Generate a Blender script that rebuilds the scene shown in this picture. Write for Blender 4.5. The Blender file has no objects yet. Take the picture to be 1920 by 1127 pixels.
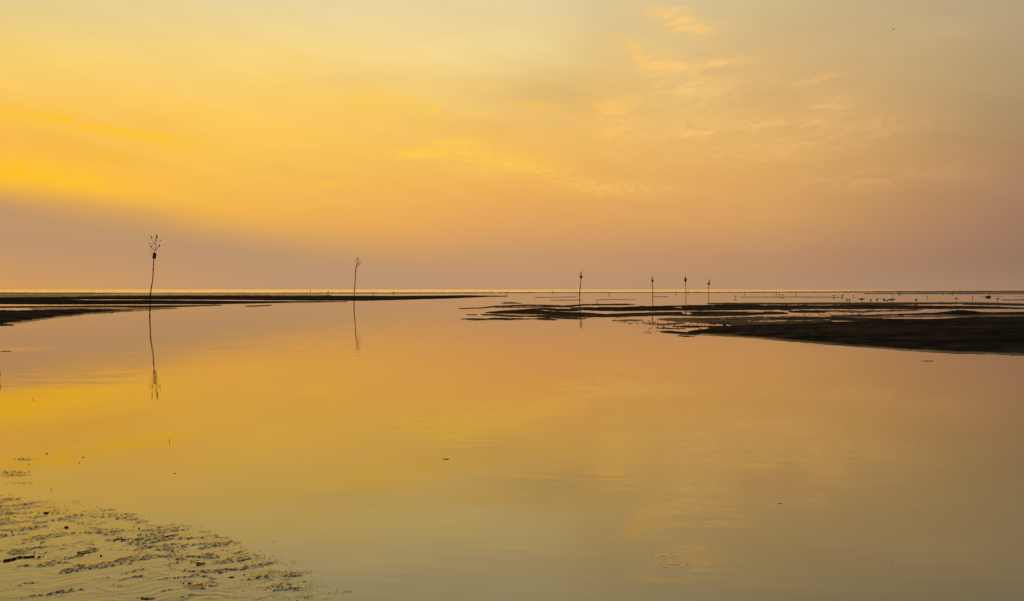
import bpy, math, random
import numpy as np
from mathutils import Vector, Matrix

# ------------------------------------------------------------------ camera
scene = bpy.context.scene
col = scene.collection
F = 1867.0            # focal length in photo pixels (35 mm lens, 1920 px wide)
CX, CY, HOR = 960.0, 563.5, 543.0
CAM_H = 1.5
PITCH = math.atan((CY - HOR) / F)
cam_d = bpy.data.cameras.new('camera')
cam_d.sensor_width = 36.0
cam_d.lens = 35.0
cam_d.clip_start = 0.05
cam_d.clip_end = 60000
cam = bpy.data.objects.new('camera', cam_d)
cam.location = (0, 0, CAM_H)
cam.rotation_euler = (math.radians(90) - PITCH, 0, 0)
col.objects.link(cam)
scene.camera = cam

SUN_AZ, SUN_EL = -50.0, 7.0        # left of the frame, behind the cloud bank


def srgb(r, g, b, k=1.0):
    out = []
    for c in (r, g, b):
        c = c / 255.0
        out.append((c / 12.92 if c <= 0.04045 else ((c + 0.055) / 1.055) ** 2.4) * k)
    return (out[0], out[1], out[2], 1.0)


def ray(px, py):
    d = Vector(((px - CX) / F, 1.0, -(py - CY) / F))
    c, s = math.cos(-PITCH), math.sin(-PITCH)
    return Vector((d.x, d.y * c - d.z * s, d.y * s + d.z * c))


def ae(px, py):
    """azimuth and elevation (degrees) seen at a photo pixel"""
    r = ray(px, py)
    return math.degrees(math.atan2(r.x, r.y)), math.degrees(math.atan2(r.z, math.hypot(r.x, r.y)))


def ground(px, py, z=0.0):
    r = ray(px, py)
    t = (z - CAM_H) / r.z
    return Vector((r.x * t, r.y * t, z))


# ------------------------------------------------------------------ node helper
class NT:
    def __init__(self, tree):
        self.t = tree
        self.n = tree.nodes
        self.l = tree.links

    def new(self, typ, **kw):
        n = self.n.new(typ)
        for k, v in kw.items():
            setattr(n, k, v)
        return n

    def put(self, sock, v):
        if isinstance(v, bpy.types.NodeSocket):
            self.l.new(v, sock)
        else:
            sock.default_value = v

    def m(self, op, a, b=None, c=None, clamp=False):
        n = self.new('ShaderNodeMath', operation=op)
        n.use_clamp = clamp
        self.put(n.inputs[0], a)
        if b is not None:
            self.put(n.inputs[1], b)
        if c is not None:
            self.put(n.inputs[2], c)
        return n.outputs[0]

    def v(self, op, a, b=None, out=0):
        n = self.new('ShaderNodeVectorMath', operation=op)
        self.put(n.inputs[0], a)
        if b is not None:
            if op == 'SCALE':
                self.put(n.inputs['Scale'], b)
            else:
                self.put(n.inputs[1], b)
        return n.outputs['Value'] if op in ('DOT_PRODUCT', 'LENGTH', 'DISTANCE') else n.outputs[0]

    def xyz(self, x, y, z=0.0):
        n = self.new('ShaderNodeCombineXYZ')
        self.put(n.inputs[0], x)
        self.put(n.inputs[1], y)
        self.put(n.inputs[2], z)
        return n.outputs[0]

    def sep(self, v):
        n = self.new('ShaderNodeSeparateXYZ')
        self.put(n.inputs[0], v)
        return n.outputs

    def mix(self, f, a, b, blend='MIX'):
        n = self.new('ShaderNodeMix', data_type='RGBA', blend_type=blend)
        self.put(n.inputs[0], f)
        self.put(n.inputs[6], a)
        self.put(n.inputs[7], b)
        return n.outputs[2]

    def step(self, x, lo, hi, a=0.0, b=1.0, kind='SMOOTHSTEP'):
        n = self.new('ShaderNodeMapRange', interpolation_type=kind)
        n.clamp = True
        self.put(n.inputs[0], x)
        self.put(n.inputs[1], lo)
        self.put(n.inputs[2], hi)
        self.put(n.inputs[3], a)
        self.put(n.inputs[4], b)
        return n.outputs[0]

    def noise(self, vec, scale=1.0, detail=4.0, rough=0.55, color=False, dist=0.0):
        n = self.new('ShaderNodeTexNoise')
        self.put(n.inputs['Vector'], vec)
        self.put(n.inputs['Scale'], scale)
        n.inputs['Detail'].default_value = detail
        n.inputs['Roughness'].default_value = rough
        n.inputs['Distortion'].default_value = dist
        return n.outputs['Color'] if color else n.outputs[0]

    def ramp(self, x, stops, interp='LINEAR'):
        n = self.new('ShaderNodeValToRGB')
        r = n.color_ramp
        r.interpolation = interp
        while len(r.elements) < len(stops):
            r.elements.new(0.5)
        for e, (p, c) in zip(r.elements, stops):
            e.position = min(max(p, 0.0), 1.0)
            e.color = c
        self.put(n.inputs[0], x)
        return n.outputs[0]

    def mapping(self, vec, loc=(0, 0, 0), rot=(0, 0, 0), scale=(1, 1, 1), kind='TEXTURE'):
        n = self.new('ShaderNodeMapping', vector_type=kind)
        self.put(n.inputs[0], vec)
        n.inputs[1].default_value = loc
        n.inputs[2].default_value = rot
        n.inputs[3].default_value = scale
        return n.outputs[0]

    def gauss(self, vec, cx, cy, sx, sy, rot=0.0):
        q = self.mapping(vec, (cx, cy, 0), (0, 0, math.radians(rot)), (sx, sy, 1))
        d = self.v('DOT_PRODUCT', q, q)
        return self.m('POWER', 2.71828, self.m('MULTIPLY', d, -1.0))


# ------------------------------------------------------------------ sky
world = bpy.data.worlds.new('World')
scene.world = world
world.use_nodes = True
wt = world.node_tree
wt.nodes.clear()
W = NT(wt)
wout = W.new('ShaderNodeOutputWorld')
tc = W.new('ShaderNodeTexCoord')
gx, gy, gz = W.sep(tc.outputs['Generated'])
az = W.m('MULTIPLY', W.m('ARCTAN2', gx, gy), 180 / math.pi)
el = W.m('MULTIPLY', W.m('ARCSINE', gz), 180 / math.pi)
ae_vec = W.xyz(az, el, 0.0)

# feathered copy of the direction, for the wisps
wn = W.noise(W.xyz(W.m('MULTIPLY', az, 0.30), W.m('MULTIPLY', el, 0.85), 0.0), 1.0, 5.0, 0.6, color=True)
warp = W.v('MULTIPLY', W.v('SUBTRACT', wn, (0.5, 0.5, 0.5)), (3.4, 1.5, 0.0))
ae_w = W.v('ADD', ae_vec, warp)
ae_w2 = W.v('ADD', ae_vec, W.v('SCALE', warp, 0.55))
_, el_w, _ = W.sep(ae_w2)
wn3 = W.noise(W.xyz(W.m('MULTIPLY', az, 1.3), W.m('MULTIPLY', el, 2.6), 5.0), 1.0, 4.0, 0.6, color=True)
ae_w3 = W.v('ADD', ae_vec, W.v('MULTIPLY', W.v('SUBTRACT', wn3, (0.5, 0.5, 0.5)), (1.2, 0.45, 0.0)))

ELMAX = 40.0
elf = W.m('DIVIDE', W.m('MAXIMUM', W.m('ADD', W.m('MULTIPLY', el, 0.6), W.m('MULTIPLY', el_w, 0.4)), 0.0), ELMAX)
SKYCOLS = [   # azimuth, [(photo y, colour) ...]
    (ae(0, 400)[0] - 30, [(540, (205, 146, 92)), (420, (214, 158, 88)), (330, (232, 176, 74)), (200, (238, 190, 96)), (100, (226, 190, 118)), (0, (204, 182, 132))]),
    (ae(0, 400)[0], [(540, (222, 160, 84)), (420, (240, 172, 60)), (352, (252, 186, 52)), (318, (252, 190, 58)), (260, (249, 187, 76)), (200, (252, 198, 90)), (100, (246, 206, 112)), (0, (228, 204, 140))]),
    (ae(480, 400)[0], [(540, (205, 152, 96)), (400, (241, 178, 80)), (300, (249, 193, 88)), (200, (253, 205, 104)), (100, (250, 215, 130)), (0, (234, 213, 158))]),
    (ae(960, 400)[0], [(540, (188, 146, 110)), (475, (202, 152, 105)), (415, (226, 163, 95)), (345, (239, 176, 88)), (250, (243, 191, 102)), (170, (236, 199, 124)), (95, (240, 211, 144)), (0, (232, 211, 160))]),
    (ae(1440, 400)[0], [(540, (176, 138, 106)), (475, (190, 142, 102)), (400, (213, 159, 96)), (300, (221, 169, 98)), (200, (218, 174, 110)), (100, (214, 179, 124)), (0, (208, 184, 136))]),
    (ae(1920, 400)[0], [(540, (148, 116, 96)), (475, (153, 118, 96)), (400, (162, 123, 96)), (300, (172, 134, 98)), (200, (170, 142, 104)), (100, (178, 153, 114)), (0, (182, 162, 128))]),
    (ae(1920, 400)[0] + 30, [(540, (124, 104, 94)), (400, (134, 110, 94)), (200, (142, 122, 102)), (0, (148, 136, 116))]),
]
HIGH = {0: (138, 146, 154), 1: (150, 156, 160), 2: (156, 162, 166), 3: (154, 162, 168), 4: (142, 150, 158), 5: (124, 134, 146), 6: (110, 120, 134)}
c_sky = None
prev_az = None
for i, (a0, stops) in enumerate(SKYCOLS):
    px_ref = [0, 0, 480, 960, 1440, 1920, 1920][i]
    st = [(max(ae(px_ref, y)[1], 0.0) / ELMAX, srgb(*c)) for y, c in stops]
    st.append((31.0 / ELMAX, srgb(*HIGH[i])))
    r = W.ramp(elf, st)
    if c_sky is None:
        c_sky = r
    else:
        c_sky = W.mix(W.step(az, prev_az, a0, kind='LINEAR'), c_sky, r)
    prev_az = a0

# soft unevenness of the high veil
veil = W.noise(W.xyz(W.m('MULTIPLY', az, 0.075), W.m('MULTIPLY', el_w, 0.24), 3.1), 1.0, 5.0, 0.55)
veil2 = W.noise(W.mapping(ae_w2, (3, 1, 0), (0, 0, math.radians(-14)), (14.0, 1.1, 1)), 1.0, 6.0, 0.62)
k_veil = W.m('ADD', W.m('MULTIPLY', W.m('SUBTRACT', veil, 0.5), 0.22), W.m('MULTIPLY', W.m('SUBTRACT', veil2, 0.5), 0.13))
k_veil = W.m('MULTIPLY', k_veil, W.step(el, 2.0, 6.0))
c_sky = W.mix(1.0, c_sky, W.xyz(W.m('ADD', 1.0, W.m('MULTIPLY', k_veil, 0.75)), W.m('ADD', 1.0, k_veil), W.m('ADD', 1.0, W.m('MULTIPLY', k_veil, 1.15))), 'MULTIPLY')


def E(px, py):
    return ae(px, py)


def pxa(n):
    return n / F * 180 / math.pi


fine = W.noise(W.mapping(ae_w2, (0, 0, 0), (0, 0, math.radians(9)), (2.2, 0.75, 1)), 1.0, 8.0, 0.60, dist=1.3)
fine_k = W.step(fine, 0.40, 0.62)
mack = W.noise(W.mapping(ae_vec, (0, 0, 0), (0, 0, math.radians(-10)), (0.62, 0.13, 1)), 1.0, 5.0, 0.7)
mack_k = W.step(mack, 0.40, 0.62)

# (px, py, half length px, half height px, rotation deg, strength, kind, warped)
WISPS = [
    (815, 286, 70, 8, 2, 0.95, 'm', 0), (858, 268, 52, 7, 4, 0.85, 'm', 0), (768, 290, 20, 8, 4, 0.85, 'm', 0),
    (935, 294, 84, 20, -11, 0.52, 'm', 1), (1030, 318, 78, 26, -14, 0.50, 'm', 0), (900, 318, 40, 6, -4, 0.4, 'm', 0), (880, 302, 40, 5, -6, 0.4, 'm', 0), (975, 312, 50, 9, -10, 0.5, 'm', 0),
    (1190, 352, 110, 15, -2, 0.34, 'm', 0), (1110, 355, 70, 14, -8, 0.26, 'm', 0),
    (1275, 42, 52, 20, -20, 0.85, 'a', 1), (1215, 20, 40, 10, 0, 0.34, 'a', 2), (1330, 44, 55, 14, 4, 0.25, 'a', 2),
    (1240, 128, 90, 26, -22, 0.66, 'a', 1), (1335, 118, 66, 8, 2, 0.85, 'a', 0), (1192, 94, 38, 9, -40, 0.6, 'a', 1),
    (1146, 222, 38, 58, 8, 0.72, 'a', 1), (1280, 175, 120, 30, 5, 0.36, 'a', 2), (1300, 240, 150, 40, 4, 0.32, 'a', 2),
    (1520, 152, 44, 7, 9, 0.6, 'a', 0), (1292, 251, 44, 4, 4, 0.85, 'a', 0), (1425, 236, 42, 7, 5, 0.65, 'a', 0),
    (1545, 212, 46, 20, 22, 0.6, 'a', 1), (1600, 250, 130, 26, 12, 0.36, 'a', 2), (1400, 290, 170, 26, 3, 0.30, 'm', 2),
    (1630, 335, 150, 22, 2, 0.22, 'a', 2), (1005, 197, 58, 7, -4, 0.75, 'a', 0), (815, 206, 20, 6, 35, 0.6, 'a', 0),
    (730, 200, 120, 40, -8, 0.28, 'a', 2), (520, 250, 260, 26, -9, 0.34, 'm', 2), (200, 243, 170, 11, -8, 0.72, 'a', 1), (170, 285, 60, 9, -12, 0.5, 'a', 1),
    (60, 225, 110, 18, -6, 0.45, 'a', 2), (300, 265, 120, 22, -8, 0.34, 'm', 2), (604, 349, 40, 7, 4, 0.6, 'a', 0),
    (10, 322, 120, 20, -5, 1.0, 'a', 1), (180, 352, 150, 24, -8, 0.36, 'a', 2), (545, 108, 36, 9, -4, 0.30, 'a', 1),
    (640, 190, 160, 22, -8, 0.30, 'm', 2), (1800, 55, 80, 16, 4, 0.18, 'a', 2), (900, 160, 90, 8, -2, 0.22, 'a', 1),
]
wsum = None
for (px, py, sx, sy, rot, st, kind, wv) in WISPS:
    a0, e0 = E(px, py)
    g = W.gauss(ae_w if wv == 2 else (ae_w2 if wv == 1 else ae_w3), a0, e0, pxa(sx), pxa(sy), rot)
    k = W.m('MULTIPLY', g, st)
    k = W.m('MULTIPLY', k, W.m('ADD', 0.42, W.m('MULTIPLY', mack_k if kind == 'm' else fine_k, 0.95)))
    wsum = k if wsum is None else W.m('ADD', wsum, k)
wsum = W.m('MINIMUM', wsum, 0.95)
# the wisps are lit by the low sun on the left: yellow there, paler and pinker to the right
wcol = W.ramp(W.step(az, -30.0, 30.0, kind='LINEAR'), [(0.0, srgb(255, 192, 34)), (0.44, srgb(255, 206, 78)), (0.54, srgb(252, 194, 88)), (0.66, srgb(250, 202, 122)), (0.85, srgb(236, 182, 116)), (1.0, srgb(200, 156, 112))])
c_sky = W.mix(W.m('MULTIPLY', wsum, 0.92), c_sky, wcol)

# a few duller gaps between the wisps
DULL = [(1040, 175, 110, 30, -4, 0.34), (1130, 60, 60, 70, 0, 0.22), (150, 290, 110, 16, -6, 0.26), (900, 235, 120, 16, -2, 0.2), (1420, 180, 120, 20, 6, 0.2), (120, 262, 80, 8, -8, 0.2), (690, 150, 120, 20, 0, 0.15)]
dsum = None
for (px, py, sx, sy, rot, st) in DULL:
    a0, e0 = E(px, py)
    k = W.m('MULTIPLY', W.gauss(ae_w, a0, e0, pxa(sx), pxa(sy), rot), st)
    dsum = k if dsum is None else W.m('ADD', dsum, k)
c_sky = W.mix(dsum, c_sky, W.mix(1.0, c_sky, (0.83, 0.77, 0.74, 1), 'MULTIPLY'))

# the low dark bank of cloud, sloping down to the right
line_pts = [(-40, 330), (0, 350), (120, 366), (260, 386), (400, 410), (560, 440), (720, 468), (900, 494), (1100, 520), (1300, 541)]
lst = [(0.0, 0.0), (0.18, 0.25)]
AZ0, AZ1 = -75.0, 45.0
lst = [(0.0, (0.1, 0.1, 0.1, 1)), ((-50 - AZ0) / (AZ1 - AZ0), (0.40, 0.40, 0.40, 1))]
for (px, py) in line_pts:
    a0, e0 = E(px, py)
    v = max(e0, 0.0) / 20.0
    lst.append(((a0 - AZ0) / (AZ1 - AZ0), (v, v, v, 1)))
line = W.m('MULTIPLY', W.ramp(W.step(az, AZ0, AZ1, kind='LINEAR'), lst, 'B_SPLINE'), 20.0)
soft = W.step(az, -27.0, 6.0, 1.5, 3.2, 'LINEAR')
edge_n = W.noise(W.xyz(W.m('MULTIPLY', az, 0.22), W.m('MULTIPLY', el, 0.8), 7.0), 1.0, 4.0, 0.5)
dist = W.m('DIVIDE', W.m('ADD', W.m('SUBTRACT', line, el), W.m('MULTIPLY', W.m('SUBTRACT', edge_n, 0.5), 0.9)), soft)
bmask = W.step(dist, -0.55, 0.95)
b_l = W.ramp(W.m('DIVIDE', el, 8.0), [(0.0, srgb(212, 154, 92)), (0.10, srgb(202, 151, 98)), (0.30, srgb(188, 147, 110)), (0.60, srgb(193, 149, 104)), (0.8, srgb(214, 160, 90))])
b_m = W.ramp(W.m('DIVIDE', el, 8.0), [(0.0, srgb(187, 148, 113)), (0.25, srgb(183, 146, 111)), (0.50, srgb(196, 153, 101))])
bank_c = W.mix(W.step(az, -27.0, -12.0, kind='LINEAR'), b_l, b_m)
c_sky = W.mix(W.m('MULTIPLY', bmask, 0.96), c_sky, bank_c)

bg1 = W.new('ShaderNodeBackground')
W.put(bg1.inputs[0], c_sky)
bg1.inputs[1].default_value = 1.0
sk = W.new('ShaderNodeTexSky', sky_type='NISHITA')
sk.sun_disc = False
sk.sun_elevation = math.radians(SUN_EL)
sk.sun_rotation = math.radians(SUN_AZ)
sk.dust_density = 3.0
bg2 = W.new('ShaderNodeBackground')
W.put(bg2.inputs[0], sk.outputs[0])
bg2.inputs[1].default_value = 0.08
ms = W.new('ShaderNodeMixShader')
W.put(ms.inputs[0], W.step(el, 24.0, 50.0))
W.l.new(bg1.outputs[0], ms.inputs[1])
W.l.new(bg2.outputs[0], ms.inputs[2])
W.l.new(ms.outputs[0], wout.inputs[0])

# ------------------------------------------------------------------ sun, exposure
sun_d = bpy.data.lights.new('sun', 'SUN')
sun_d.energy = 0.25
sun_d.angle = math.radians(24)
sun_d.color = (1.0, 0.72, 0.38)
sun = bpy.data.objects.new('sun', sun_d)
sa, se = math.radians(SUN_AZ), math.radians(SUN_EL)
sdir = Vector((math.sin(sa) * math.cos(se), math.cos(sa) * math.cos(se), math.sin(se)))
sun.rotation_euler = sdir.to_track_quat('Z', 'Y').to_euler()
sun.location = (-60, 40, 30)
col.objects.link(sun)
scene.view_settings.view_transform = 'Standard'
scene.view_settings.look = 'None'
scene.view_settings.exposure = 0.0
scene.view_settings.gamma = 1.0
scene.view_settings.use_curve_mapping = False


# ------------------------------------------------------------------ numpy noise
def _hash(ix, iy, seed):
    n = (ix.astype(np.int64) * 374761393 + iy.astype(np.int64) * 668265263 + seed * 1442695041) & 0x7fffffff
    n = ((n ^ (n >> 13)) * 1274126177) & 0x7fffffff
    n = n ^ (n >> 16)
    return (n & 0xffff) / 65535.0 * 2 * math.pi


def perlin(x, y, seed=0):
    xi, yi = np.floor(x), np.floor(y)
    fx, fy = x - xi, y - yi

    def g(ox, oy):
        a = _hash(xi + ox, yi + oy, seed)
        return np.cos(a) * (fx - ox) + np.sin(a) * (fy - oy)
    u = fx * fx * fx * (fx * (fx * 6 - 15) + 10)
    v = fy * fy * fy * (fy * (fy * 6 - 15) + 10)
    a = g(0, 0) * (1 - u) + g(1, 0) * u
    b = g(0, 1) * (1 - u) + g(1, 1) * u
    return (a * (1 - v) + b * v) * 1.5


def fbm(x, y, octaves=4, seed=0, gain=0.5):
    s, amp, tot = 0.0, 1.0, 0.0
    for o in range(octaves):
        s = s + amp * perlin(x * 2 ** o + 17.3 * o, y * 2 ** o - 9.1 * o, seed + o)
        tot += amp
        amp *= gain
    return s / tot * 1.3


def sstep(x, a, b):
    t = np.clip((x - a) / (b - a), 0, 1)
    return t * t * (3 - 2 * t)


# ------------------------------------------------------------------ object helpers
def tag(o, label=None, cat=None, group=None, kind=None):
    if label:
        o['label'] = label
    if cat:
        o['category'] = cat
    if group:
        o['group'] = group
    if kind:
        o['kind'] = kind
    return o


def mesh_obj(name, verts, faces, mat, parent=None, smooth=True, loc=None):
    me = bpy.data.meshes.new(name)
    me.from_pydata([tuple(v) for v in verts], [], faces)
    if smooth:
        me.polygons.foreach_set('use_smooth', [True] * len(me.polygons))
    if mat:
        me.materials.append(mat)
    o = bpy.data.objects.new(name, me)
    col.objects.link(o)
    if parent:
        o.parent = parent
    if loc is not None:
        o.location = loc
    return o


def empty(name, loc, rz=0.0):
    o = bpy.data.objects.new(name, None)
    o.empty_display_size = 0.2
    o.location = loc
    o.rotation_euler = (0, 0, rz)
    col.objects.link(o)
    return o


class MB:
    def __init__(self):
        self.v, self.f = [], []

    def tube(self, pts, radii, n=8, squash=None):
        pts = [Vector(p) for p in pts]
        base = len(self.v)
        for i, p in enumerate(pts):
            t = (pts[min(i + 1, len(pts) - 1)] - pts[max(i - 1, 0)]).normalized()
            up = Vector((0, 1, 0)) if abs(t.y) < 0.9 else Vector((1, 0, 0))
            a = t.cross(up).normalized()
            b = t.cross(a).normalized()
            r = radii[i] if isinstance(radii, (list, tuple)) else radii
            for k in range(n):
                th = 2 * math.pi * k / n
                self.v.append(p + a * math.cos(th) * r + b * math.sin(th) * r * (squash or 1.0))
        for i in range(len(pts) - 1):
            for k in range(n):
                k2 = (k + 1) % n
                self.f.append((base + i * n + k, base + i * n + k2, base + (i + 1) * n + k2, base + (i + 1) * n + k))
        self.f.append(tuple(base + k for k in range(n))[::-1])
        self.f.append(tuple(base + (len(pts) - 1) * n + k for k in range(n)))
        return self

    def lathe(self, prof, n=20, mat4=None, caps=True):
        base = len(self.v)
        for (r, z) in prof:
            for k in range(n):
                th = 2 * math.pi * k / n
                p = Vector((r * math.cos(th), r * math.sin(th), z))
                self.v.append(mat4 @ p if mat4 else p)
        for i in range(len(prof) - 1):
            for k in range(n):
                k2 = (k + 1) % n
                self.f.append((base + i * n + k, base + i * n + k2, base + (i + 1) * n + k2, base + (i + 1) * n + k))
        if caps:
            self.f.append(tuple(base + k for k in range(n))[::-1])
            self.f.append(tuple(base + (len(prof) - 1) * n + k for k in range(n)))
        return self

    def blob(self, c, rx, ry, rz, seed=0, rough=0.25, nu=14, nv=8):
        rnd = random.Random(seed)
        ph = [rnd.uniform(0, 6.28) for _ in range(6)]
        base = len(self.v)
        c = Vector(c)
        for j in range(nv + 1):
            th = math.pi * j / nv
            for i in range(nu):
                a = 2 * math.pi * i / nu
                d = Vector((math.sin(th) * math.cos(a), math.sin(th) * math.sin(a), math.cos(th)))
                k = 1 + rough * (math.sin(2 * a + ph[0]) * math.sin(th) * 0.5 + math.sin(3 * a + 2 * th + ph[1]) * math.sin(th) * 0.4 + math.sin(5 * a - 3 * th + ph[2]) * math.sin(th) * 0.25 + math.sin(3 * th + ph[3]) * 0.3)
                self.v.append(c + Vector((d.x * rx, d.y * ry, d.z * rz)) * k)
        for j in range(nv):
            for i in range(nu):
                i2 = (i + 1) % nu
                self.f.append((base + j * nu + i, base + j * nu + i2, base + (j + 1) * nu + i2, base + (j + 1) * nu + i))
        return self

    def build(self, name, mat, parent=None, loc=None, smooth=True):
        return mesh_obj(name, self.v, self.f, mat, parent, smooth, loc)


# ------------------------------------------------------------------ materials
def new_mat(name):
    m = bpy.data.materials.new(name)
    m.use_nodes = True
    m.node_tree.nodes.clear()
    n = NT(m.node_tree)
    out = n.new('ShaderNodeOutputMaterial')
    return m, n, out


def wave_normal(N, extra=None, amp_far=0.0030, sea=False):
    """shading normal of small wavelets, as slopes"""
    geo = N.new('ShaderNodeNewGeometry')
    p = geo.outputs['Position']
    x, y, _ = N.sep(p)
    return geo, p, x, y


def water_material(name, sea):
    m, N, out = new_mat(name)
    geo = N.new('ShaderNodeNewGeometry')
    p = geo.outputs['Position']
    x, y, _ = N.sep(p)
    if sea:
        q = N.xyz(N.m('MULTIPLY', x, 1.6), N.m('MULTIPLY', y, 0.9), 0)
        c = N.v('SUBTRACT', N.noise(q, 1.0, 5.0, 0.7, color=True), (0.5, 0.5, 0.5))
        sl = N.v('ADD', N.v('MULTIPLY', c, (0.40, 0.55, 0.0)), (0.0, 0.055, 0.0))   # of choppy water seen this low, the facets turned to us show most
    else:
        # long calm patches and patches that a breath of wind roughens
        patch = N.noise(N.xyz(N.m('MULTIPLY', x, 0.10), N.m('MULTIPLY', y, 0.16), 0), 1.0, 4.0, 0.6)
        k = N.step(patch, 0.42, 0.68, 0.35, 1.5)
        q1 = N.mapping(p, (0, 0, 0), (0, 0, math.radians(7)), (2.2, 0.55, 1))
        c1 = N.v('SUBTRACT', N.noise(q1, 1.0, 3.0, 0.55, color=True), (0.5, 0.5, 0.5))
        q2 = N.mapping(p, (5, 2, 0), (0, 0, math.radians(-5)), (0.55, 0.085, 1))
        c2 = N.v('SUBTRACT', N.noise(q2, 1.0, 3.0, 0.5, color=True), (0.5, 0.5, 0.5))
        sl = N.v('ADD', N.v('MULTIPLY', c1, (0.005, 0.022, 0)), N.v('MULTIPLY', c2, (0.007, 0.038, 0)))
        sl = N.v('SCALE', sl, k)
        # wind-ruffled strips (centre, half sizes, slope)
        for (px, py, sx, sy, amp) in ((36, 655, 70, 5, 0.32), (60, 708, 80, 2.5, 0.08), (840, 574, 60, 1.6, 0.14), (960, 563, 130, 1.2, 0.2), (1200, 561, 200, 1.4, 0.14), (1250, 565.5, 130, 1.0, 0.16), (1310, 955, 80, 18, 0.06), (1290, 1040, 110, 34, 0.055), (1100, 1085, 300, 30, 0.02), (860, 935, 130, 9, 0.03), (830, 800, 120, 22, 0.035), (1130, 905, 160, 20, 0.03)):
            c = ground(px, py)
            dx = sx * c.y / F
            dy = sy * c.y * c.y / (F * CAM_H)
            g = N.gauss(p, c.x, c.y, dx, dy)
            q3 = N.mapping(p, (1, 2, 0), (0, 0, math.radians(6)), (max(dx * 0.28, 0.3), max(dy * 0.12, 0.1), 1))
            c3 = N.v('SUBTRACT', N.noise(q3, 1.0, 3.0, 0.6, color=True), (0.5, 0.56, 0.5))
            sl = N.v('ADD', sl, N.v('MULTIPLY', c3, N.xyz(N.m('MULTIPLY', g, amp * 0.2), N.m('MULTIPLY', g, amp), 0)))
        # rings where something broke the surface (centre, wavelength, radius, slope)
        for (px, py, lam, rad, amp) in ((1246, 1052, 0.065, 0.13, 0.060), (1420, 838, 0.16, 0.5, 0.010)):
            c = ground(px, py)
            d = N.v('SUBTRACT', p, (c.x, c.y, 0))
            wob = N.m('MULTIPLY', N.m('SUBTRACT', N.noise(p, 1.6 / rad * 0.5, 2.0, 0.5), 0.5), rad * 2.0)
            r0 = N.v('LENGTH', N.v('MULTIPLY', d, (1, 1, 0)))
            r = N.m('ADD', r0, wob)
            s = N.m('SINE', N.m('MULTIPLY', r, 2 * math.pi / lam))
            env = N.m('POWER', 2.71828, N.m('MULTIPLY', N.m('POWER', N.m('DIVIDE', N.m('SUBTRACT', r0, rad * 0.75), rad * 0.62), 2.0), -1.0))
            side = N.step(N.sep(d)[0], -rad * 1.2, rad * 0.9, 0.25, 1.0)
            a = N.m('MULTIPLY', N.m('MULTIPLY', N.m('MULTIPLY', s, env), side), amp)
            dn = N.v('NORMALIZE', N.v('MULTIPLY', d, (1, 1, 0)))
            sl = N.v('ADD', sl, N.v('SCALE', dn, a))
    nrm = N.v('NORMALIZE', N.v('ADD', N.v('MULTIPLY', sl, (-1, -1, 0)), (0, 0, 1)))
    lw = N.new('ShaderNodeLayerWeight')
    lw.inputs[0].default_value = 0.5
    if not sea:
        N.put(lw.inputs['Normal'], nrm)
    fac = N.m('ADD', 0.05, N.m('MULTIPLY', 0.95, N.m('POWER', lw.outputs['Facing'], 3.3)))
    gl = N.new('ShaderNodeBsdfGlossy')
    gl.inputs['Color'].default_value = (1, 0.945, 0.81, 1)
    gl.inputs['Roughness'].default_value = 0.10 if sea else 0.012
    N.put(gl.inputs['Normal'], nrm)
    df = N.new('ShaderNodeBsdfDiffuse')
    df.inputs['Color'].default_value = (0.105, 0.076, 0.036, 1)   # silt in the water
    mx = N.new('ShaderNodeMixShader')
    N.put(mx.inputs[0], fac)
    N.l.new(df.outputs[0], mx.inputs[1])
    N.l.new(gl.outputs[0], mx.inputs[2])
    N.l.new(mx.outputs[0], out.inputs[0])
    return m


def mud_material(name, c1, c2, scale, rough, near=False):
    m, N, out = new_mat(name)
    geo = N.new('ShaderNodeNewGeometry')
    p = geo.outputs['Position']
    at = N.new('ShaderNodeAttribute', attribute_name='wet')
    wet = at.outputs['Fac']
    n1 = N.noise(p, scale, 6.0, 0.65)
    n2 = N.noise(N.mapping(p, (2, 1, 0), (0, 0, 0.1), (3.0, 1.0, 1)), scale * 0.22, 4.0, 0.6)
    n3 = N.noise(N.mapping(p, (0, 3, 0), (0, 0, -0.06), (14.0, 2.2, 1)), 1.0, 5.0, 0.65)
    f = N.step(N.m('ADD', N.m('MULTIPLY', n1, 0.35), N.m('ADD', N.m('MULTIPLY', n2, 0.25), N.m('MULTIPLY', n3, 0.40))), 0.43, 0.68)
    cc = N.mix(f, c1, c2)
    bm = N.new('ShaderNodeBump')
    bm.inputs['Strength'].default_value = 0.6
    bm.inputs['Distance'].default_value = 0.004 if near else 0.02
    N.put(bm.inputs['Height'], N.noise(p, 90.0 if near else 14.0, 5.0, 0.65))
    df = N.new('ShaderNodeBsdfDiffuse')
    N.put(df.inputs['Color'], cc)
    df.inputs['Roughness'].default_value = 1.0
    N.put(df.inputs['Normal'], bm.outputs[0])
    gl = N.new('ShaderNodeBsdfGlossy')
    gl.inputs['Roughness'].default_value = rough
    if near:
        gl.inputs['Color'].default_value = (1, 0.925, 0.70, 1)
    lw = N.new('ShaderNodeLayerWeight')
    lw.inputs[0].default_value = 0.5
    fac = N.m('MULTIPLY', N.m('ADD', 0.08, N.m('MULTIPLY', 0.88, N.m('POWER', lw.outputs['Facing'], 3.3))), wet)
    mx = N.new('ShaderNodeMixShader')
    N.put(mx.inputs[0], fac)
    N.l.new(df.outputs[0], mx.inputs[1])
    N.l.new(gl.outputs[0], mx.inputs[2])
    N.l.new(mx.outputs[0], out.inputs[0])
    return m


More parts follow.
